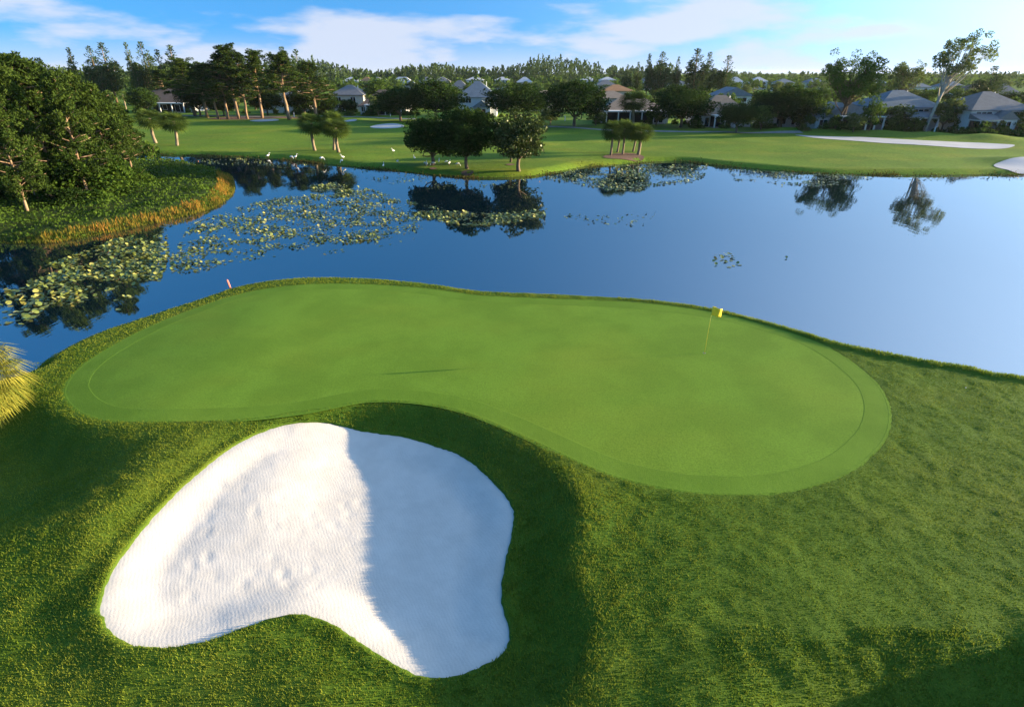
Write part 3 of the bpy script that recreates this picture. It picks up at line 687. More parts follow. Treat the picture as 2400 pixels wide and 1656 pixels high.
h = (.22 + .55 * clump ** 2 * rng.random(len(q)) + .55 * tipw * rng.random(len(q)) * (.35 + .65 * clump)) * (.6 + .4 * smooth(.2, -.6, ins))
z0 = np.maximum(isl_h(q[:, 0], q[:, 1]), -.1); b = rng.uniform(0, 6.28, len(q)); w = rng.uniform(.018, .04, len(q))
p = np.column_stack([q, z0]); a = rng.uniform(0, 6.28, len(q)); dv = np.column_stack([np.cos(a) * w, np.sin(a) * w, 0 * a]); ln = rng.uniform(.05, .4, len(q)) * h
tip = p + np.column_stack([np.cos(b) * ln, np.sin(b) * ln, h]); mid = (p * .45 + tip * .55) + (0, 0, .06)
V = np.stack([p - dv, mid - dv * .8, tip, mid + dv * .8], 1).reshape(-1, 3)
tt = np.clip(.16 + .42 * (vnoise(q[:, 0], q[:, 1], 46, 1.3) > .35) * rng.random(len(q)) + .62 * tipw * smooth(.15, .8, h) + .18 * rng.standard_normal(len(q)), 0, 1)
o = link('reeds', mesh_from('reeds', V, np.arange(len(V)).reshape(-1, 4), [M['reed']], False, {'tint': tt})); tag(o, 'amber and green reeds fringing the island shore', 'reeds', kind='stuff')
g = 'pines on the island'
for x, Y, t, w, l in ((-45, 60, 128, 190, 'pine at the left picture edge, mostly cut off'), (4, 65, 132, 165, 'flat topped island pine nearest the left edge'), (52, 60, 140, 165, 'island pine with a leaning bare trunk'), (76, 71, 127, 165, 'tall island pine behind the leaning one'),
                      (114, 66, 130, 155, 'island pine in the middle of the flat topped row'), (150, 73, 139, 140, 'island pine at the right end of the flat topped row'), (170, 61, 168, 130, 'island pine with a forked yellow limb'), (205, 68, 165, 125, 'island pine one step below the flat tops'),
                      (240, 70, 190, 110, 'island pine halfway down the slope of crowns'), (266, 74, 212, 100, 'island pine beside the twin trunk'), (290, 78, 236, 85, 'smallest island pine with pale twin trunk nearest the fairway'), (20, 55, 218, 130, 'low island pine in front at the left edge')):
    by_photo('ipine', x, 360, t, w, l, gz=.6, Y=Y, group=g)
for x, b, t, w, v, l in ((215, 468, 312, 225, 0, 'large sunlit leafy shrub in the middle of the island'), (118, 455, 345, 170, 0, 'leafy shrub left of the large sunlit one on the island'), (30, 470, 368, 190, 1, 'black shaded shrub at the left edge of the island'), (300, 440, 372, 120, 0, 'lower leafy shrub right of the large sunlit one'), (165, 488, 420, 120, 1, 'dark shrub under the sunlit shrubs near the island shore')):
    by_photo('bigshrub', x, b, t, w, l, gz=.5, cat='shrub', var=v)
by_photo('shrub', 346, 374, 316, 58, 'upright shrub alone at the back shore of the island', gz=.4, cat='shrub', var=0)
by_photo('shrub', 262, 372, 318, 50, 'yellow green shrub below the pale twin trunk', gz=.4, cat='shrub', var=1)
# palm at the left edge of the near bank
M['l_nearpalm'] = leafmat('near_palm_fronds', (.10, .13, .02), (.36, .32, .05), .35)
KIT['nearpalm'] = [make_palm(3.9, 4.6, 60, 30, .9, 'l_nearpalm', .020)]
p = atY(-70, 815, 19.0); plant('nearpalm', (p[0], 19.0, float(land_h(np.array([p[0]]), np.array([19.]))[0])), 3.9, 3.9, 'yellow green palm cut off by the left picture edge on the near bank', name='palm_tree')

# ---------------------------------------------------------------- water lilies
m = Mat('lily_pad'); t = m.attr('tint'); r = m.rand(); t = m.math('ADD', m.math('MULTIPLY', t, .8), m.math('MULTIPLY', r, .25))
c = m.mix(m.rng(t, 0, .55, 0, 1, False), (.045, .080, .018), (.17, .20, .035)); c = m.mix(m.rng(t, .55, 1, 0, 1, False), c, (.52, .46, .12)); M['pad'] = m.pbr(c, .32, None, .6)
REG = [([(90, 605), (170, 575), (260, 542), (375, 520), (382, 570), (362, 640), (320, 655), (270, 700), (190, 708), (120, 690), (60, 640)], 2100, .8),
       ([(380, 590), (430, 505), (560, 462), (700, 432), (790, 415), (880, 440), (950, 480), (955, 535), (850, 562), (740, 572), (600, 582), (480, 612), (390, 618)], 5200, .7),
       ([(700, 418), (760, 412), (800, 425), (795, 448), (740, 458), (705, 450)], 480, .8), ([(920, 455), (1000, 470), (1080, 482), (1160, 482), (1235, 470), (1230, 492), (1150, 506), (1060, 512), (980, 500), (930, 485)], 1100, .8),
       ([(1225, 404), (1290, 386), (1370, 376), (1470, 370), (1600, 374), (1590, 400), (1560, 412), (1480, 420), (1440, 432), (1370, 430), (1300, 416)], 2400, .85), ([(1640, 382), (1800, 391), (1960, 397), (1980, 410), (1850, 422), (1740, 420), (1660, 408)], 650, .85),
       ([(1270, 485), (1480, 478), (1500, 500), (1380, 520), (1290, 500)], 55, .8), ([(1605, 570), (1780, 574), (1790, 606), (1680, 612), (1610, 600)], 22, 1.), ([(-30, 660), (90, 640), (110, 700), (60, 735), (-30, 760)], 130, 1.),
       ([(500, 352), (720, 372), (900, 392), (1050, 408), (1200, 408), (1180, 425), (940, 428), (800, 400), (600, 375)], 300, .8), ([(2000, 398), (2313, 398), (2313, 405), (2050, 408)], 120, .8), ([(440, 360), (600, 362), (620, 375), (470, 372)], 130, .8)]
pads = []
for poly, cnt, sc in REG:
    w_ = disp(poly, 0.)[:, :2]; got = 0; lo = w_.min(0); ext = np.ptp(w_, 0)
    while got < cnt:
        q = lo + rng.random((4000, 2)) * ext
        k = inside(q[:, 0], q[:, 1], w_) & (vnoise(q[:, 0], q[:, 1], 51, 1.5) + .7 * vnoise(q[:, 0], q[:, 1], 52, 4.) + .35 * rng.standard_normal(len(q)) > .0)
        k &= sdf(q[:, 0], q[:, 1], isl) > .3
        q = q[k][:cnt - got]; got += len(q)
        pads += [(x, y, sc) for x, y in q]
pads = np.array(pads); pads = pads[np.argsort(pads[:, 1])]
def pad_verts(r):
    a = np.linspace(.22, 2 * math.pi - .22, 9); rr = r * (1 + .05 * np.sin(a * 3)); V = [(r * .18, 0, .0)] + [(math.cos(t) * q, math.sin(t) * q, .03 * r + .06 * r * math.cos(2 * t)) for t, q in zip(a, rr)]
    return np.array(V), [(0, i, i + 1) for i in range(1, 9)]
PV, PF = pad_verts(1.); PFa = np.array(PF)
from mathutils import Euler
pad_meshes = [mesh_from('lily_pad', PV, PFa, [M['pad']], False, {'tint': np.full(8, tv)}) for tv in (.1, .3, .45, .6, .75, .95)]
bv = []; bt = []
for i, (x, y, sc) in enumerate(pads):
    r = rng.uniform(.10, .19) * sc; stand = rng.random() < .55
    tilt = rng.uniform(.1, .75) if stand else rng.uniform(0, .06); z = (.03 + r * math.sin(tilt)) if stand else .012 + .02 * rng.random()
    e = Euler((tilt * rng.choice((-1, 1)), tilt * rng.uniform(-.6, .6), rng.uniform(0, 6.28)), 'XYZ')
    if i < 300:
        o = link('lily_pad', pad_meshes[rng.integers(0, 6)], None, (x, y, z)); o.rotation_euler = e; o.scale = (r, r, r)
        tag(o, 'yellow green lily pad floating on the pond near the green', 'lily pad', 'lily pads nearest the green')
    else:
        Rm = np.array(e.to_matrix()); bv.append((PV * r) @ Rm.T + (x, y, z)); bt.append(np.full(8, np.clip(.45 + .27 * rng.standard_normal(), 0, 1)))
nb = len(bv); F = (np.arange(nb)[:, None, None] * len(PV) + PFa[None]).reshape(-1, 3)
o = link('lily_pads', mesh_from('lily_pads', np.vstack(bv), F, [M['pad']], False, {'tint': np.concatenate(bt)})); tag(o, 'carpet of lily pads spread across the far half of the pond', 'lily pads', kind='stuff')

# weeds along the far bank
fp = far[(far[:, 0] > -95) & (far[:, 0] < 95)]; fp = resample(fp, .1, False); pick = rng.integers(0, len(fp), 14000); q = fp[pick] + rng.normal(0, .45, (14000, 2))
k = rng.random(len(q)) < np.clip(vnoise(q[:, 0], q[:, 1], 61, 3.) * .8 + .3, .04, 1); q = q[k][:5200]
v_, f_, t_ = cards(np.column_stack([q, np.maximum(far_h(q[:, 0], q[:, 1]), 0) + rng.uniform(.0, .22, len(q))]), .24, 0, .4, np.clip(.3 + .3 * rng.standard_normal(len(q)), 0, 1), np.tile((0, 0, .9), (len(q), 1)))
M['weed'] = leafmat('bank_weeds', (.05, .05, .015), (.16, .13, .035), .3)
o = link('bank_weeds', mesh_from('bank_weeds', v_, f_, [M['weed']], False, {'tint': t_})); tag(o, 'ragged brown weeds along the far waterline', 'weeds', kind='stuff')

# ---------------------------------------------------------------- paths and beds
M['path'] = plain('path_concrete', (.26, .25, .24), .9, .12, .8)
M['mulch'] = plain('mulch', (.16, .09, .055), .95, .3, 3.)
pl = resample(catmull(disp([(360, 262), (470, 264), (600, 264.5), (740, 263), (860, 267), (960, 271), (1060, 277), (1180, 284), (1280, 291), (1400, 296.5), (1500, 298), (1620, 300), (1720, 302), (1810, 303)], .9)[:, :2], 6, False), 2., False)
t = np.gradient(pl, axis=0); t /= np.linalg.norm(t, axis=1)[:, None]; nn = np.stack([-t[:, 1], t[:, 0]], 1)
V = []
for off in (-1.2, 1.2):
    q = pl + nn * off; V.append(np.column_stack([q, far_h(q[:, 0], q[:, 1]) + .05]))
m_ = len(pl); i = np.arange(m_ - 1); o = link('path', mesh_from('path', np.vstack(V), np.stack([i, i + 1, m_ + i + 1, m_ + i], 1), [M['path']], True)); tag(o, 'pale cart path along the gardens', kind='structure')
def bed(poly, lab):
    w_ = resample(catmull(disp(poly, .9)[:, :2], 5), .5); v_, f_ = cdt_sheet(np.column_stack([w_, w_[:, 0] * 0]), 1., lambda x, y: far_h(x, y) + .045, 'bed', None)
    o = link('mulch_bed', mesh_from('mulch_bed', v_, f_, [M['mulch']], True)); tag(o, lab, kind='structure')
bed([(1362, 350), (1380, 344), (1410, 341), (1440, 343), (1456, 349), (1446, 353), (1410, 354), (1380, 354)], 'brown mulch ring under the five palms')
bed([(470, 270), (520, 266), (600, 265), (680, 267), (700, 270), (640, 272), (560, 272), (500, 272)], 'brown pine straw under the tall pines')
for x, y, w_ in ((978, 374, 9), (1056, 382, 15), (1172, 386, 15), (1153, 367, 11)): bed([(x - w_, y), (x, y - 2.4), (x + w_, y), (x, y + 2)], 'bare brown ring round a shoreline tree trunk')

# ---------------------------------------------------------------- houses
WALL = {'white': plain('white_stucco', (.62, .62, .60), .9, .06), 'cream': plain('cream_stucco', (.62, .54, .42), .9, .06), 'grey': plain('grey_stucco', (.42, .42, .41), .9, .06)}
def roofmat(name, c):
    m = Mat(name); n = m.noise(.9, 5, .7); n2 = m.noise(7, 3, .6, None, (1, 1, 4)); return m.pbr(m.mix(m.rng(n2, .3, .7, 0, .5), m.mix(m.rng(n, .3, .7), tuple(x * .75 for x in c), c), tuple(x * .6 for x in c)), .85, m.bump(n2, .5, .05), .25)
ROOF = {k: roofmat(k + '_shingles', c) for k, c in {'grey': (.22, .22, .22), 'brown': (.24, .16, .11), 'tan': (.36, .27, .19), 'white': (.62, .62, .62), 'orange': (.46, .24, .11), 'blue': (.20, .24, .27)}.items()}
M['trim'] = plain('white_trim', (.72, .72, .70), .6, .04)
m = Mat('window_glass'); M['glass'] = m.pbr((.012, .014, .016), .06, None, .6)
M['recess_shade'] = plain('dark_recess_shade', (.015, .017, .018), .8, .2)  # near-black that paints the shade inside porches and the golf hole
HOUSES = []
def gable_or_hip(mb, w, d, z, rh, kind, ov=.5):
    x0, x1, y0, y1 = -w / 2 - ov, w / 2 + ov, -ov, d + ov; e = z - .05
    if kind == 'gable': rd = [(0, y0), (0, y1)]
    elif kind == 'side': rd = [(x0, (y0 + y1) / 2), (x1, (y0 + y1) / 2)]
    else:
        k = min(x1 - x0, y1 - y0) / 2 * .92
        rd = [(x0 + k, (y0 + y1) / 2), (x1 - k, (y0 + y1) / 2)] if (x1 - x0) > (y1 - y0) else [((x0 + x1) / 2, y0 + k), ((x0 + x1) / 2, y1 - k)]
    lo = [(x0, y0, e - .18), (x1, y0, e - .18), (x1, y1, e - .18), (x0, y1, e - .18)]; up = [(a, b, e) for a, b, _ in lo]
    V = lo + up + [(rd[0][0], rd[0][1], z + rh), (rd[1][0], rd[1][1], z + rh)]
    F = [(3, 2, 1, 0), (0, 1, 5, 4), (1, 2, 6, 5), (2, 3, 7, 6), (3, 0, 4, 7)]
    if kind == 'gable' or (kind == 'hip' and not (x1 - x0) > (y1 - y0)): F += [(4, 5, 8), (5, 6, 9, 8), (6, 7, 9), (7, 4, 8, 9)]
    else: F += [(4, 5, 9, 8), (5, 6, 9), (6, 7, 8, 9), (7, 4, 8)]
    return mb.add(V, F)
def window(par, x0, x1, z0, z1, bars=1, name='window', y=0., hbar=False):
    f = MB(); t = .11; f.box(x0 - t, x1 + t, y - .09, y - .003, z1, z1 + t).box(x0 - t, x1 + t, y - .11, y - .003, z0 - t, z0).box(x0 - t, x0, y - .09, y - .003, z0, z1).box(x1, x1 + t, y - .09, y - .003, z0, z1)
    for i in range(bars): c = lerp(x0, x1, (i + 1) / (bars + 1)); f.box(c - .05, c + .05, y - .08, y - .003, z0, z1)
    o = f.build(name, M['trim'], par); MB().box(x0, x1, y - .04, y - .003, z0, z1).build('pane', M['glass'], o); return o
def house(x0, x1, base, eave, ridge, label, wall='white', roof='grey', kind='hip', d=11., rz=0., wins=(), doors=(), porch=None, front=None, gz=None):
    xm = (x0 + x1) / 2; p = P(xm, base, 1.0); p[2] = float(far_h(p[0], p[1])) - .02; D = depth(p)
    w = (x1 - x0) * S / FPX * D; wh = atY(xm, eave, p[1])[2] - p[2]; rh = atY(xm, ridge, p[1] + d * .4)[2] - p[2] - wh; rh = max(rh, 1.2)
    r = empty('house', p, rz); tag(r, label, 'house'); HOUSES.append((p[0], p[1] + d / 2, w / 2 + 2, d / 2 + 2))
    MB().box(-w / 2, w / 2, 0, d, -.3, wh).build('wall', WALL[wall], r)
    rb = MB(); gable_or_hip(rb, w, d, wh, rh, kind); rf = rb.build('roof', ROOF[roof], r)
    MB().tube([(w * .22, d * .62, wh + rh * .3), (w * .22, d * .62, wh + rh * .95)], .12, 6).build('vent_pipe', M['trim'], rf)
    if kind == 'gable': MB().add([(-w / 2 + .1, -.01, wh - .1), (w / 2 - .1, -.01, wh - .1), (0, -.01, wh + rh * .86)], [(0, 1, 2)]).build('gable_wall', WALL[wall], r)
    for a, b, c, e, *k in wins: window(r, (a - .5) * w, (b - .5) * w, c * wh, e * wh, *(k or [1]))
    for a, b in doors:
        o = window(r, (a - .5) * w, (b - .5) * w, .12, 2.1, 0, 'door'); MB().box((b - .5) * w - .12, (b - .5) * w - .06, -.14, -.04, .98, 1.1).build('handle', M['trim'], o)
    if porch:
        a, b, ph, ncol, *roofed = porch; a = (a - .5) * w; b = (b - .5) * w; dy = 3.2
        MB().box(a, b, -.05, -.004, .1, ph).build('porch_screen_shade', M['recess_shade'], r)  # dark sheet on the wall: porch screening and interior shade in one colour
        MB().box(a - .2, b + .2, -dy, .0, ph, ph + .28).build('porch_beam', M['trim'], r); MB().box(a - .2, b + .2, -dy, 0, -.3, .1).build('porch_floor', M['path'], r)
        for i in range(ncol): c = lerp(a + .12, b - .12, i / (ncol - 1)); MB().box(c - .13, c + .13, -dy, -dy + .26, .1, ph).build('column', M['trim'], r)
        if roofed: MB().add([(a - .5, -dy - .4, ph + .29), (b + .5, -dy - .4, ph + .29), (b + .5, 0, ph + 1.3), (a - .5, 0, ph + 1.3), (a - .5, 0, ph + .29), (b + .5, 0, ph + .29)], [(0, 1, 2, 3), (0, 3, 4), (1, 5, 2), (0, 4, 5, 1)]).build('porch_roof', ROOF[roof], r)
    if front:   # lower wing in front with a gable: (a, b, eave height, rise, depth)
        a, b, fh, fr, fd = front; a = (a - .5) * w; b = (b - .5) * w; c = (a + b) / 2
        MB().box(a, b, -fd, -.003, -.3, fh).build('wing_wall', WALL[wall], r)
        MB().add([(a - .3, -fd - .3, fh), (b + .3, -fd - .3, fh), (c, -fd - .3, fh + fr), (a - .3, 0, fh), (b + .3, 0, fh), (c, 0, fh + fr)], [(0, 1, 2), (0, 2, 5, 3), (1, 4, 5, 2), (0, 3, 4, 1)]).build('wing_roof', ROOF[roof], r)
        window(r, a + (b - a) * .28, b - (b - a) * .28, .5, fh - .35, 1, y=-fd)
    return r
house(312, 436, 254, 233, 198, 'brown roofed house behind the slender pine at left', 'grey', 'brown', wins=[(.1, .25, .3, .8), (.4, .55, .3, .8)], doors=[(.7, .78)], porch=(.3, .95, 2.6, 4))
house(588, 700, 256, 233, 204, 'grey roofed house hidden behind the tall pine trunks', 'white', 'grey', wins=[(.1, .2, .3, .8), (.75, .9, .3, .8)], doors=[(.5, .58)])
house(752, 824, 253, 214, 192, 'cream two storey house right of the tall pines', 'cream', 'grey', wins=[(.15, .3, .55, .85), (.6, .75, .55, .85), (.2, .4, .1, .4)], d=10)
house(815, 918, 259, 239, 203, 'brown roofed house with white porch columns', 'white', 'brown', wins=[(.03, .12, .35, .85)], doors=[(.8, .87)], porch=(.16, .8, 2.7, 4))
house(1036, 1122, 264, 219, 183, 'white two storey house under a blue grey hip roof in the middle', 'white', 'blue', wins=[(.12, .34, .7, .92, 2), (.7, .9, .7, .92, 2)], front=(.4, .85, 2.6, 1.8, 3.), d=11)
house(1356, 1508, 279, 252, 222, 'low house with a long white framed porch behind the five palms', 'white', 'tan', doors=[(.86, .92)], porch=(.05, .92, 2.7, 6))
house(1576, 1694, 287, 259, 215, 'tan roofed house with a white framed door', 'white', 'tan', wins=[(.42, .55, .35, .8), (.7, .85, .35, .8)], doors=[(.12, .2)], porch=(.22, .62, 2.5, 3))
house(1738, 1850, 288, 262, 234, 'white walled house half hidden by the wide dark oak', 'white', 'grey', wins=[(.12, .3, .3, .8), (.42, .6, .25, .85), (.78, .94, .3, .85)])
house(1838, 1978, 297, 263, 232, 'house with a blue gable and white glazed porch behind the tall open tree', 'white', 'blue', kind='gable', wins=[(.06, .18, .3, .75)], porch=(.28, .96, 2.8, 6))
house(1972, 2112, 297, 242, 204, 'gabled two storey house left of the leaning gum tree', 'white', 'blue', wins=[(.55, .8, .68, .9, 2), (.86, .95, .66, .9), (.1, .25, .68, .9)], porch=(.4, .85, 2.7, 4, 1), d=12)
house(2178, 2316, 304, 248, 207, 'hip roofed two storey house at the right edge', 'white', 'grey', wins=[(.08, .33, .66, .9, 2), (.74, .95, .72, .9, 2)], porch=(.02, .3, 2.6, 3, 1), front=(.3, .62, 2.9, 1.6, 2.6), d=12)
house(2330, 2440, 305, 280, 245, 'low house just past the right edge', 'white', 'brown', wins=[(.1, .3, .3, .8)])
FARH = [(805, 832, 168, 177, 'white', 'first above the cream house'), (838, 872, 173, 187, 'orange', 'above the cream house'), (866, 890, 167, 176, 'grey', 'just right of the far orange roof'), (915, 964, 170, 184, 'white', 'widest one left of the dark oaks'), (985, 1013, 172, 181, 'grey', 'over the broad dark oak'),
        (1026, 1043, 177, 187, 'grey', 'small, over the broad dark oak'), (1052, 1098, 189, 209, 'grey', 'close behind the blue roofed house at left'), (1092, 1132, 169, 176, 'white', 'low and long above the blue roofed house'), (1164, 1190, 170, 177, 'white', 'between the two middle oaks'), (1213, 1247, 168, 180, 'white', 'pyramid shaped in the middle'),
        (1264, 1290, 213, 228, 'tan', 'peeping between two dark oaks'), (1368, 1394, 171, 179, 'white', 'left of the tall lone palm'), (1415, 1438, 172, 179, 'white', 'flat, above the tall lone palm'), (1410, 1434, 187, 199, 'grey', 'small, above the tall lone palm'), (1434, 1464, 199, 213, 'orange', 'just behind the tall lone palm'), (1425, 1452, 214, 230, 'tan', 'behind the long white porch'),
        (1496, 1553, 183, 207, 'blue', 'large, below the dark skyline clump'), (1582, 1606, 187, 197, 'blue', 'small, below the dark skyline clump'), (1718, 1744, 177, 191, 'white', 'right of the dark skyline clump'), (1776, 1792, 179, 189, 'white', 'tiny, on the open skyline'), (1706, 1748, 205, 224, 'blue', 'gabled, behind the wide dark oak'),
        (1826, 1863, 185, 194, 'blue', 'left of the tall open tree'), (1897, 1936, 183, 193, 'blue', 'behind the tall open tree'), (2051, 2078, 184, 195, 'blue', 'left of the pale open tree'), (2140, 2180, 191, 204, 'blue', 'beside the leaning gum tree'), (2227, 2258, 189, 203, 'blue', 'right of the leaning gum tree'), (2284, 2334, 197, 216, 'brown', 'behind the hip roofed house'), (2350, 2400, 197, 224, 'grey', 'large, at the right edge behind the hip roofed house')]
for x0, x1, yr, ye, rc, wh in FARH:
    x0, x1, yr, ye = x0 / S, x1 / S, yr / S, ye / S; xm = (x0 + x1) / 2; d_ = ray(xm, yr); sl = -d_[2] / d_[1]
    Y = min(max((CAM_H - 8.6) / max(sl, 1e-4), 205), 460); t = atY(xm, yr, Y); e = atY(xm, ye, Y); dz = max(t[2] - 9.4, 0); t[2] -= dz; e[2] -= dz; w = (x1 - x0) * S / FPX * depth(t); w = max(w, 11.); gz = float(far_h(t[0], Y))
    ev = max(min(e[2], t[2] - 1.4) - gz, 2.4); r = empty('house', (t[0], Y, gz)); tag(r, f'far {rc}-roofed house, {wh}', 'house', 'far houses among the treetops'); HOUSES.append((t[0], Y + 5, w / 2 + 2, 7))
    b = MB(); b.box(-w / 2, w / 2, 0, 10, -.5, ev); b.build('wall', WALL['cream' if rc in ('orange', 'tan') else 'white'], r)
    b = MB(); gable_or_hip(b, w, 10, ev, max(t[2] - gz - ev, 1.2), 'gable' if 'gabled' in wh else 'hip'); b.build('roof', ROOF[rc], r)
    for k in (-.28, .28): MB().box(w * k - .7, w * k + .7, -.06, -.003, ev - 1.9, ev - .7).build('window', M['glass'], r)

# ---------------------------------------------------------------- garden trees among the houses
def whereabouts(x, y):
    u = (x / depth((x, y, 4.)) * FPX + 1200) / S
    for lim, t in ((300, 'behind the island pines'), (450, 'around the brown roofed house at left'), (730, 'behind the tall pines'), (880, 'above the cream two storey house'), (1030, 'behind the broad dark oak'), (1130, 'behind the blue roofed house'), (1250, 'right of the blue roofed house'), (1360, 'left of the long white porch'),
                   (1500, 'behind the long white porch'), (1700, 'below the dark skyline clump'), (1840, 'behind the wide dark oak'), (1970, 'behind the tall open tree'), (2120, 'behind the gabled two storey house'), (2600, 'behind the hip roofed house')):
        if u < lim: return t + (', farther back' if y > 300 else '')
def free(x, y, m=0.): return all(abs(x - a) > c + m or abs(y - b) > d + m for a, b, c, d in HOUSES)
cnt = 0; tries = 0
for a, b, c, d in HOUSES[12:]:
    for k in range(3):
        x = a + (k - 1 + rng.uniform(-.3, .3)) * c * .75; Y = b - d - rng.uniform(2, 6); h = rng.uniform(4.2, 5.6) * (1 + .1 * (Y > 300))
        plant('garden', (x, Y, float(far_h(x, Y)) - .1), h, rng.uniform(5, 8), 'bushy green garden tree ' + whereabouts(x, Y), group='bushy garden trees')
cnt2 = 0
for i in range(3000):
    if cnt2 >= 110: break
    Y = rng.uniform(172, 250); x = rng.uniform(-.9, .98) * Y; w = rng.uniform(4.5, 8)
    if (x < -.22 * Y and Y < 205) or not free(x, Y, w * .25): continue
    kind, lab, gr = [('garden', 'bushy green garden tree', 'bushy garden trees'), ('olive', 'pale olive garden tree', 'olive garden trees'), ('gpalm', 'small garden palm', 'garden palms')][rng.choice(3, p=(.5, .3, .2))]
    plant(kind, (x, Y, float(far_h(x, Y)) - .1), rng.uniform(4.2, 7.2), w if kind != 'gpalm' else 4.6, lab + ' ' + whereabouts(x, Y), group=gr); cnt2 += 1
for x, b, t, w, k, l in ((1718, 293, 236, 52, 'garden', 'green garden tree at the left end of the white walled house'), (1806, 292, 248, 42, 'olive', 'small olive tree below the wide dark oak'), (1836, 294, 224, 58, 'garden', 'green garden tree at the foot of the tall open tree'), (1926, 298, 252, 46, 'olive', 'small olive tree before the white glazed porch'),
                       (1962, 298, 226, 48, 'garden', 'green tree between the blue gable and the gabled two storey house'), (2062, 300, 262, 42, 'garden', 'low round tree before the gabled two storey house'), (2126, 299, 214, 62, 'olive', 'bright green tree just right of the leaning gum trunk'), (2152, 297, 238, 54, 'garden', 'green tree beside the upright tree on the right'),
                       (2240, 304, 268, 46, 'olive', 'low olive tree under the hip roofed house windows'), (2264, 296, 222, 56, 'garden', 'green tree rising before the hip roof at the right'), (2312, 302, 222, 70, 'garden', 'large green tree cut by the right picture edge'), (1482, 284, 238, 50, 'garden', 'green tree at the right end of the long white porch'),
                       (1346, 283, 246, 44, 'olive', 'yellow green bush tree at the left end of the long white porch'), (1242, 282, 242, 50, 'olive', 'round yellow green tree between two dark oaks'), (1452, 262, 214, 60, 'garden', 'green tree behind the tall lone palm'), (860, 250, 176, 62, 'garden', 'green tree behind the columned porch house'), (1010, 262, 196, 50, 'garden', 'green tree left of the blue roofed house')):
    by_photo(k, x, b, t, w * 1.15, l)
while cnt < 150 and tries < 9000:
    tries += 1; Y = 185 + 300 * rng.random() ** 1.3; half = 1.02 * Y * .93; x = rng.uniform(-half, half)
    if x < -.25 * Y and Y < 215: continue
    w = rng.uniform(4.5, 8.5)
    if not free(x, Y, w * .3) or not free(x, Y + 9, -1): continue
    kind, lab = [('garden', 'bushy green garden tree'), ('olive', 'pale olive garden tree'), ('gpalm', 'small garden palm')][rng.choice(3, p=(.6, .2, .2))]
    h = rng.uniform(4.5, 7.6) * (1 + .15 * (Y > 300)); plant(kind, (x, Y, float(far_h(x, Y)) - .1), h, w if kind != 'gpalm' else 4.2, lab + ' ' + whereabouts(x, Y), group={'garden': 'bushy garden trees', 'olive': 'olive garden trees', 'gpalm': 'garden palms'}[kind]); cnt += 1
HNAME = ('brown roofed house at left', 'grey roofed house behind the pines', 'cream two storey house', 'columned porch house', 'blue roofed house', 'long white porch', 'tan roofed house', 'white walled house', 'blue gabled house', 'gabled two storey house', 'hip roofed house at right', 'low house at the right edge')
cnt = 0
for i in range(700):
    if cnt >= 120: break
    hi = rng.integers(0, 12); a, b, c, d = HOUSES[hi]; x = a + rng.uniform(-1.3, 1.3) * c; Y = b - d - rng.uniform(.4, 2.2)
    if abs(x) > Y * .97: continue
    s_ = rng.uniform(.9, 2.0) * (1.7 if rng.random() < .3 else 1); plant('shrub', (x, Y, float(far_h(x, Y)) - .05), s_, s_ * rng.uniform(1.3, 2.), ('tall' if s_ > 1.9 else 'low') + ' garden shrub before the ' + HNAME[hi], 'shrub', 'garden shrubs along the house fronts'); cnt += 1

# ---------------------------------------------------------------- far woods
def wood(name, label, n, xr, Yr, hf, wf, mat, kind):
    C = []; D = []; T = []
    for i in range(n):
        Y = rng.uniform(*Yr); x = rng.uniform(*xr) * Y; h = hf(x / Y) * rng.uniform(.7, 1.12); w = wf * rng.uniform(.7, 1.3); k = 46 if kind else 34
        t = rng.random(k) ** .8; a = rng.uniform(0, 6.28, k); r = w / 2 * np.sqrt(rng.random(k)) * ((1 - t) ** .55 + .08 if kind else np.sqrt(np.clip(1 - (t * 2 - 1) ** 2, .05, 1)))
        C.append(np.column_stack([x + np.cos(a) * r, Y + np.sin(a) * r, .5 + h * t])); D.append(np.tile((0, 0, 1.2 if kind else .0), (k, 1))); T.append(np.clip(.45 + .2 * rng.standard_normal() + .15 * rng.standard_normal(k), 0, 1))
    v_, f_, t_ = cards(np.vstack(C), 2.3, 0, .5 if kind else .8, np.concatenate(T), np.vstack(D)); o = link(name, mesh_from(name, v_, f_, [mat], False, {'tint': t_})); return tag(o, label, 'woods', kind='stuff')
wood('far_woods', 'distant belt of feathery casuarinas on the horizon', 1100, (-.62, .26), (540, 720), lambda u: 16 + 6 * math.sin(u * 23) * math.sin(u * 9 + 1) + 2, 8, M['l_cas'], True)
wood('far_woods', 'distant low woodland along the whole horizon', 2600, (-1.15, 1.15), (430, 1150), lambda u: 9.0, 12, M['l_garden'], False)
wood('far_woods', 'distant ragged treetops on the right horizon', 260, (.3, .8), (560, 800), lambda u: 11.5, 8, M['l_cas'], True)
wood('far_woods', 'distant treetops at the left end of the horizon', 260, (-1.1, -.5), (420, 600), lambda u: 15, 9, M['l_cas'], True)

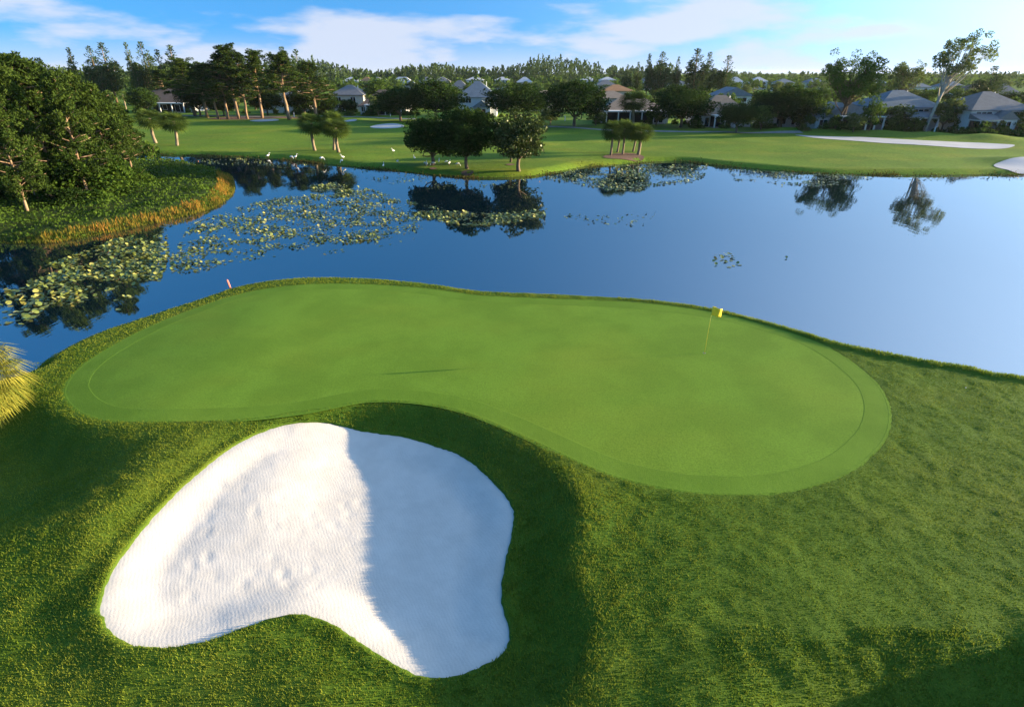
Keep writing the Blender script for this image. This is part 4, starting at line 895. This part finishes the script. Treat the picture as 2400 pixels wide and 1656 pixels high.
# ---------------------------------------------------------------- small things
M['yellow'] = plain('yellow_cloth', (.80, .58, .03), .7, .05); M['pole'] = plain('yellow_pole', (.62, .55, .06), .5, .05)
M['pink'] = plain('pink_paint', (.75, .22, .16), .6, .05); M['orange'] = plain('orange_paint', (.70, .25, .05), .6, .05); M['bird'] = plain('white_plumage', (.80, .80, .78), .9, .03); M['leg'] = plain('bird_leg', (.25, .10, .06), .8)
p = P(1591, 797, GZ); gz_ = float(green_h(np.array([p[0]]), np.array([p[1]]))[0]); r = empty('flagstick', (p[0], p[1], gz_)); tag(r, 'yellow flagstick with a small yellow flag standing on the green', 'flagstick')
MB().tube([(0, 0, -.1), (.012, 0, 1.2), (.03, 0, 2.27)], [.012, .010, .008], 8).build('pole', M['pole'], r, True)
fu = np.linspace(0, 1, 11); fv = np.linspace(0, 1, 7); FV = []
for b_ in fv:
    for a_ in fu: FV.append((.03 + .45 * a_, .05 * math.sin(a_ * 7 + b_) * a_, 2.25 - .40 * b_ - .13 * a_ ** 1.3 + .015 * math.sin(a_ * 8)))
FF = [(j * 11 + i, j * 11 + i + 1, (j + 1) * 11 + i + 1, (j + 1) * 11 + i) for j in range(6) for i in range(10)]
fo_ = link('flag', mesh_from('flag', FV, FF, [M['yellow']], True), r); sm_ = fo_.modifiers.new('thick', 'SOLIDIFY'); sm_.thickness = .004
r = empty('golf_hole', (p[0], p[1], gz_)); tag(r, 'small round hole in the green at the foot of the flagstick', 'golf hole')
a = np.linspace(0, 2 * math.pi, 17)[:-1]; V = [(math.cos(t) * .054, math.sin(t) * .054, .004) for t in a] + [(math.cos(t) * .062, math.sin(t) * .062, .004) for t in a]
link('rim', mesh_from('rim', V, [(i, (i + 1) % 16, 16 + (i + 1) % 16, 16 + i) for i in range(16)], [M['trim']]), r)
link('cup_shade', mesh_from('cup_shade', V[:16], [tuple(range(16))], [M['recess_shade']]), r)  # flat dark disc, the shade inside the hole given as colour
def stake(p, h, w, mat, label, cat='stake'):
    b = MB(); b.tube([(0, 0, -.1), (0, 0, h * .9), (0, 0, h)], [w, w, w * .45], 6); o = b.build('marker_stake', mat); o.location = p; tag(o, label, cat); return o
q = P(519, 648, .95); o = stake((q[0], q[1] + .1, float(land_h(np.array([q[0]]), np.array([q[1] + .1]))[0])), .75, .05, M['pink'], 'pink hazard stake on the near bank by the water'); o.rotation_euler = (.0, -.15, 0)
for x, y, mt, l in ((445, 351, 'orange', 'tiny orange stake on the far bank left of the tall palms'), (1525, 362, 'orange', 'tiny orange stake on the far bank right of the five palms'), (1219, 394, 'orange', 'tiny orange stake on the far bank right of the shoreline clump'),
                    (665, 265, 'trim', 'white post below the rightmost tall pines'), (882, 264, 'trim', 'white post beside the columned porch'), (1276, 276, 'trim', 'white post left of the pale trunked oak'), (1610, 286, 'trim', 'white post in front of the white door'), (1836, 294, 'trim', 'white post left of the tall open tree'), (2108, 305, 'trim', 'white post below the leaning gum tree')):
    p = P(x, y, .9); p[2] = float(far_h(p[0], p[1])); stake(p, 1.25 if mt == 'trim' else .8, .13 if mt == 'trim' else .05, M[mt], l, 'post' if mt == 'trim' else 'stake')
o = MB(); ico = [(math.cos(a_) * math.cos(b_) * .021, math.sin(a_) * math.cos(b_) * .021, math.sin(b_) * .021) for b_ in np.linspace(-1.5, 1.5, 7) for a_ in np.linspace(0, 5.5, 8)]
o.add(ico, [(j * 8 + i, j * 8 + (i + 1) % 8, (j + 1) * 8 + (i + 1) % 8, (j + 1) * 8 + i) for j in range(6) for i in range(8)]); q = P(2181, 876, GZ); gb = o.build('golf_ball', M['bird'], None, True); gb.location = (q[0], q[1], float(land_h(np.array([q[0]]), np.array([q[1]]))[0]) + .045); tag(gb, 'white golf ball lying in the rough right of the green', 'ball')
# white wading birds
def bird_mesh(up):
    b = MB(); neck = [(-.26, 0, .30), (-.18, 0, .32), (-.05, 0, .34), (.08, 0, .36), (.16, 0, .40)] + ([(.20, 0, .50), (.19, 0, .62), (.24, 0, .68), (.29, 0, .67), (.42, 0, .62)] if up else [(.24, 0, .38), (.30, 0, .26), (.35, 0, .18), (.39, 0, .12), (.44, 0, .03)])
    b.tube(neck, [.015, .06, .11, .10, .06, .032, .026, .04, .022, .006], 8)
    body = mesh_from('body', b.v, b.f, [M['bird']], True); legs = []
    for s_ in (-.04, .04): l = MB(); l.tube([(.0, s_, .28), (.02, s_, .14), (.0, s_, 0), (.06, s_, .005)], .010, 4); legs.append(mesh_from('leg', l.v, l.f, [M['leg']]))
    return body, legs
BM = [bird_mesh(True), bird_mesh(False)]
BIRDS = [(629, 370, 1, 'lone bird by the water left of the palm trio'), (683, 373, 0, 'left of two close together below the palm trio'), (693, 373, 1, 'right of two close together below the palm trio'), (754, 376, 0, 'at the water under the middle of the palm trio'), (804, 374, 1, 'upright, right of the palm trio'), (802, 382, 0, 'at the water right of the palm trio'),
         (922, 359, 1, 'upright, farthest up the lawn left of the shoreline clump'), (932, 384, 0, 'feeding, halfway between palm trio and shoreline clump'), (972, 376, 1, 'on the lawn just left of the shoreline clump'), (996, 388, 0, 'left one feeding below the leaning trunk'), (1001, 390, 1, 'standing below the leaning trunk'), (1016, 388, 0, 'at the foot of the leaning trunk'),
         (1029, 384, 1, 'just right of the leaning trunk'), (1046, 385, 0, 'feeding between the two left trunks'), (1053, 388, 1, 'standing between the two left trunks'), (1072, 390, 0, 'just left of the stout trunk'), (899, 394, 1, 'at the water left of the shoreline clump')]
for x, y, up, l in BIRDS:
    p = P(x / S, y / S, .6)
    for _ in range(4): p = P(x / S, y / S, max(float(far_h(p[0], p[1])), .02))
    r = empty('wading_bird', p, rng.uniform(0, 6.28)); r.scale = (1.15,) * 3; tag(r, 'white wading bird, ' + l, 'bird', 'white wading birds on the far bank'); bm_, lm_ = BM[0 if up else 1]; link('body', bm_, r); [link('leg', q_, r) for q_ in lm_]

# ---------------------------------------------------------------- thin morning haze over the far gardens
m = bpy.data.materials.new('haze_air'); m.use_nodes = True; nt = m.node_tree; nt.nodes.clear()
mo = nt.nodes.new('ShaderNodeOutputMaterial'); pv = nt.nodes.new('ShaderNodeVolumePrincipled'); pv.inputs['Color'].default_value = (.86, .92, 1, 1); pv.inputs['Density'].default_value = .00004; pv.inputs['Anisotropy'].default_value = .3
nt.links.new(pv.outputs[0], mo.inputs['Volume'])
b = MB(); b.box(-4300, 4300, -120, 5500, -2.0, 27.); o = b.build('haze', m); tag(o, 'thin pale haze over the far gardens', 'haze', kind='stuff')
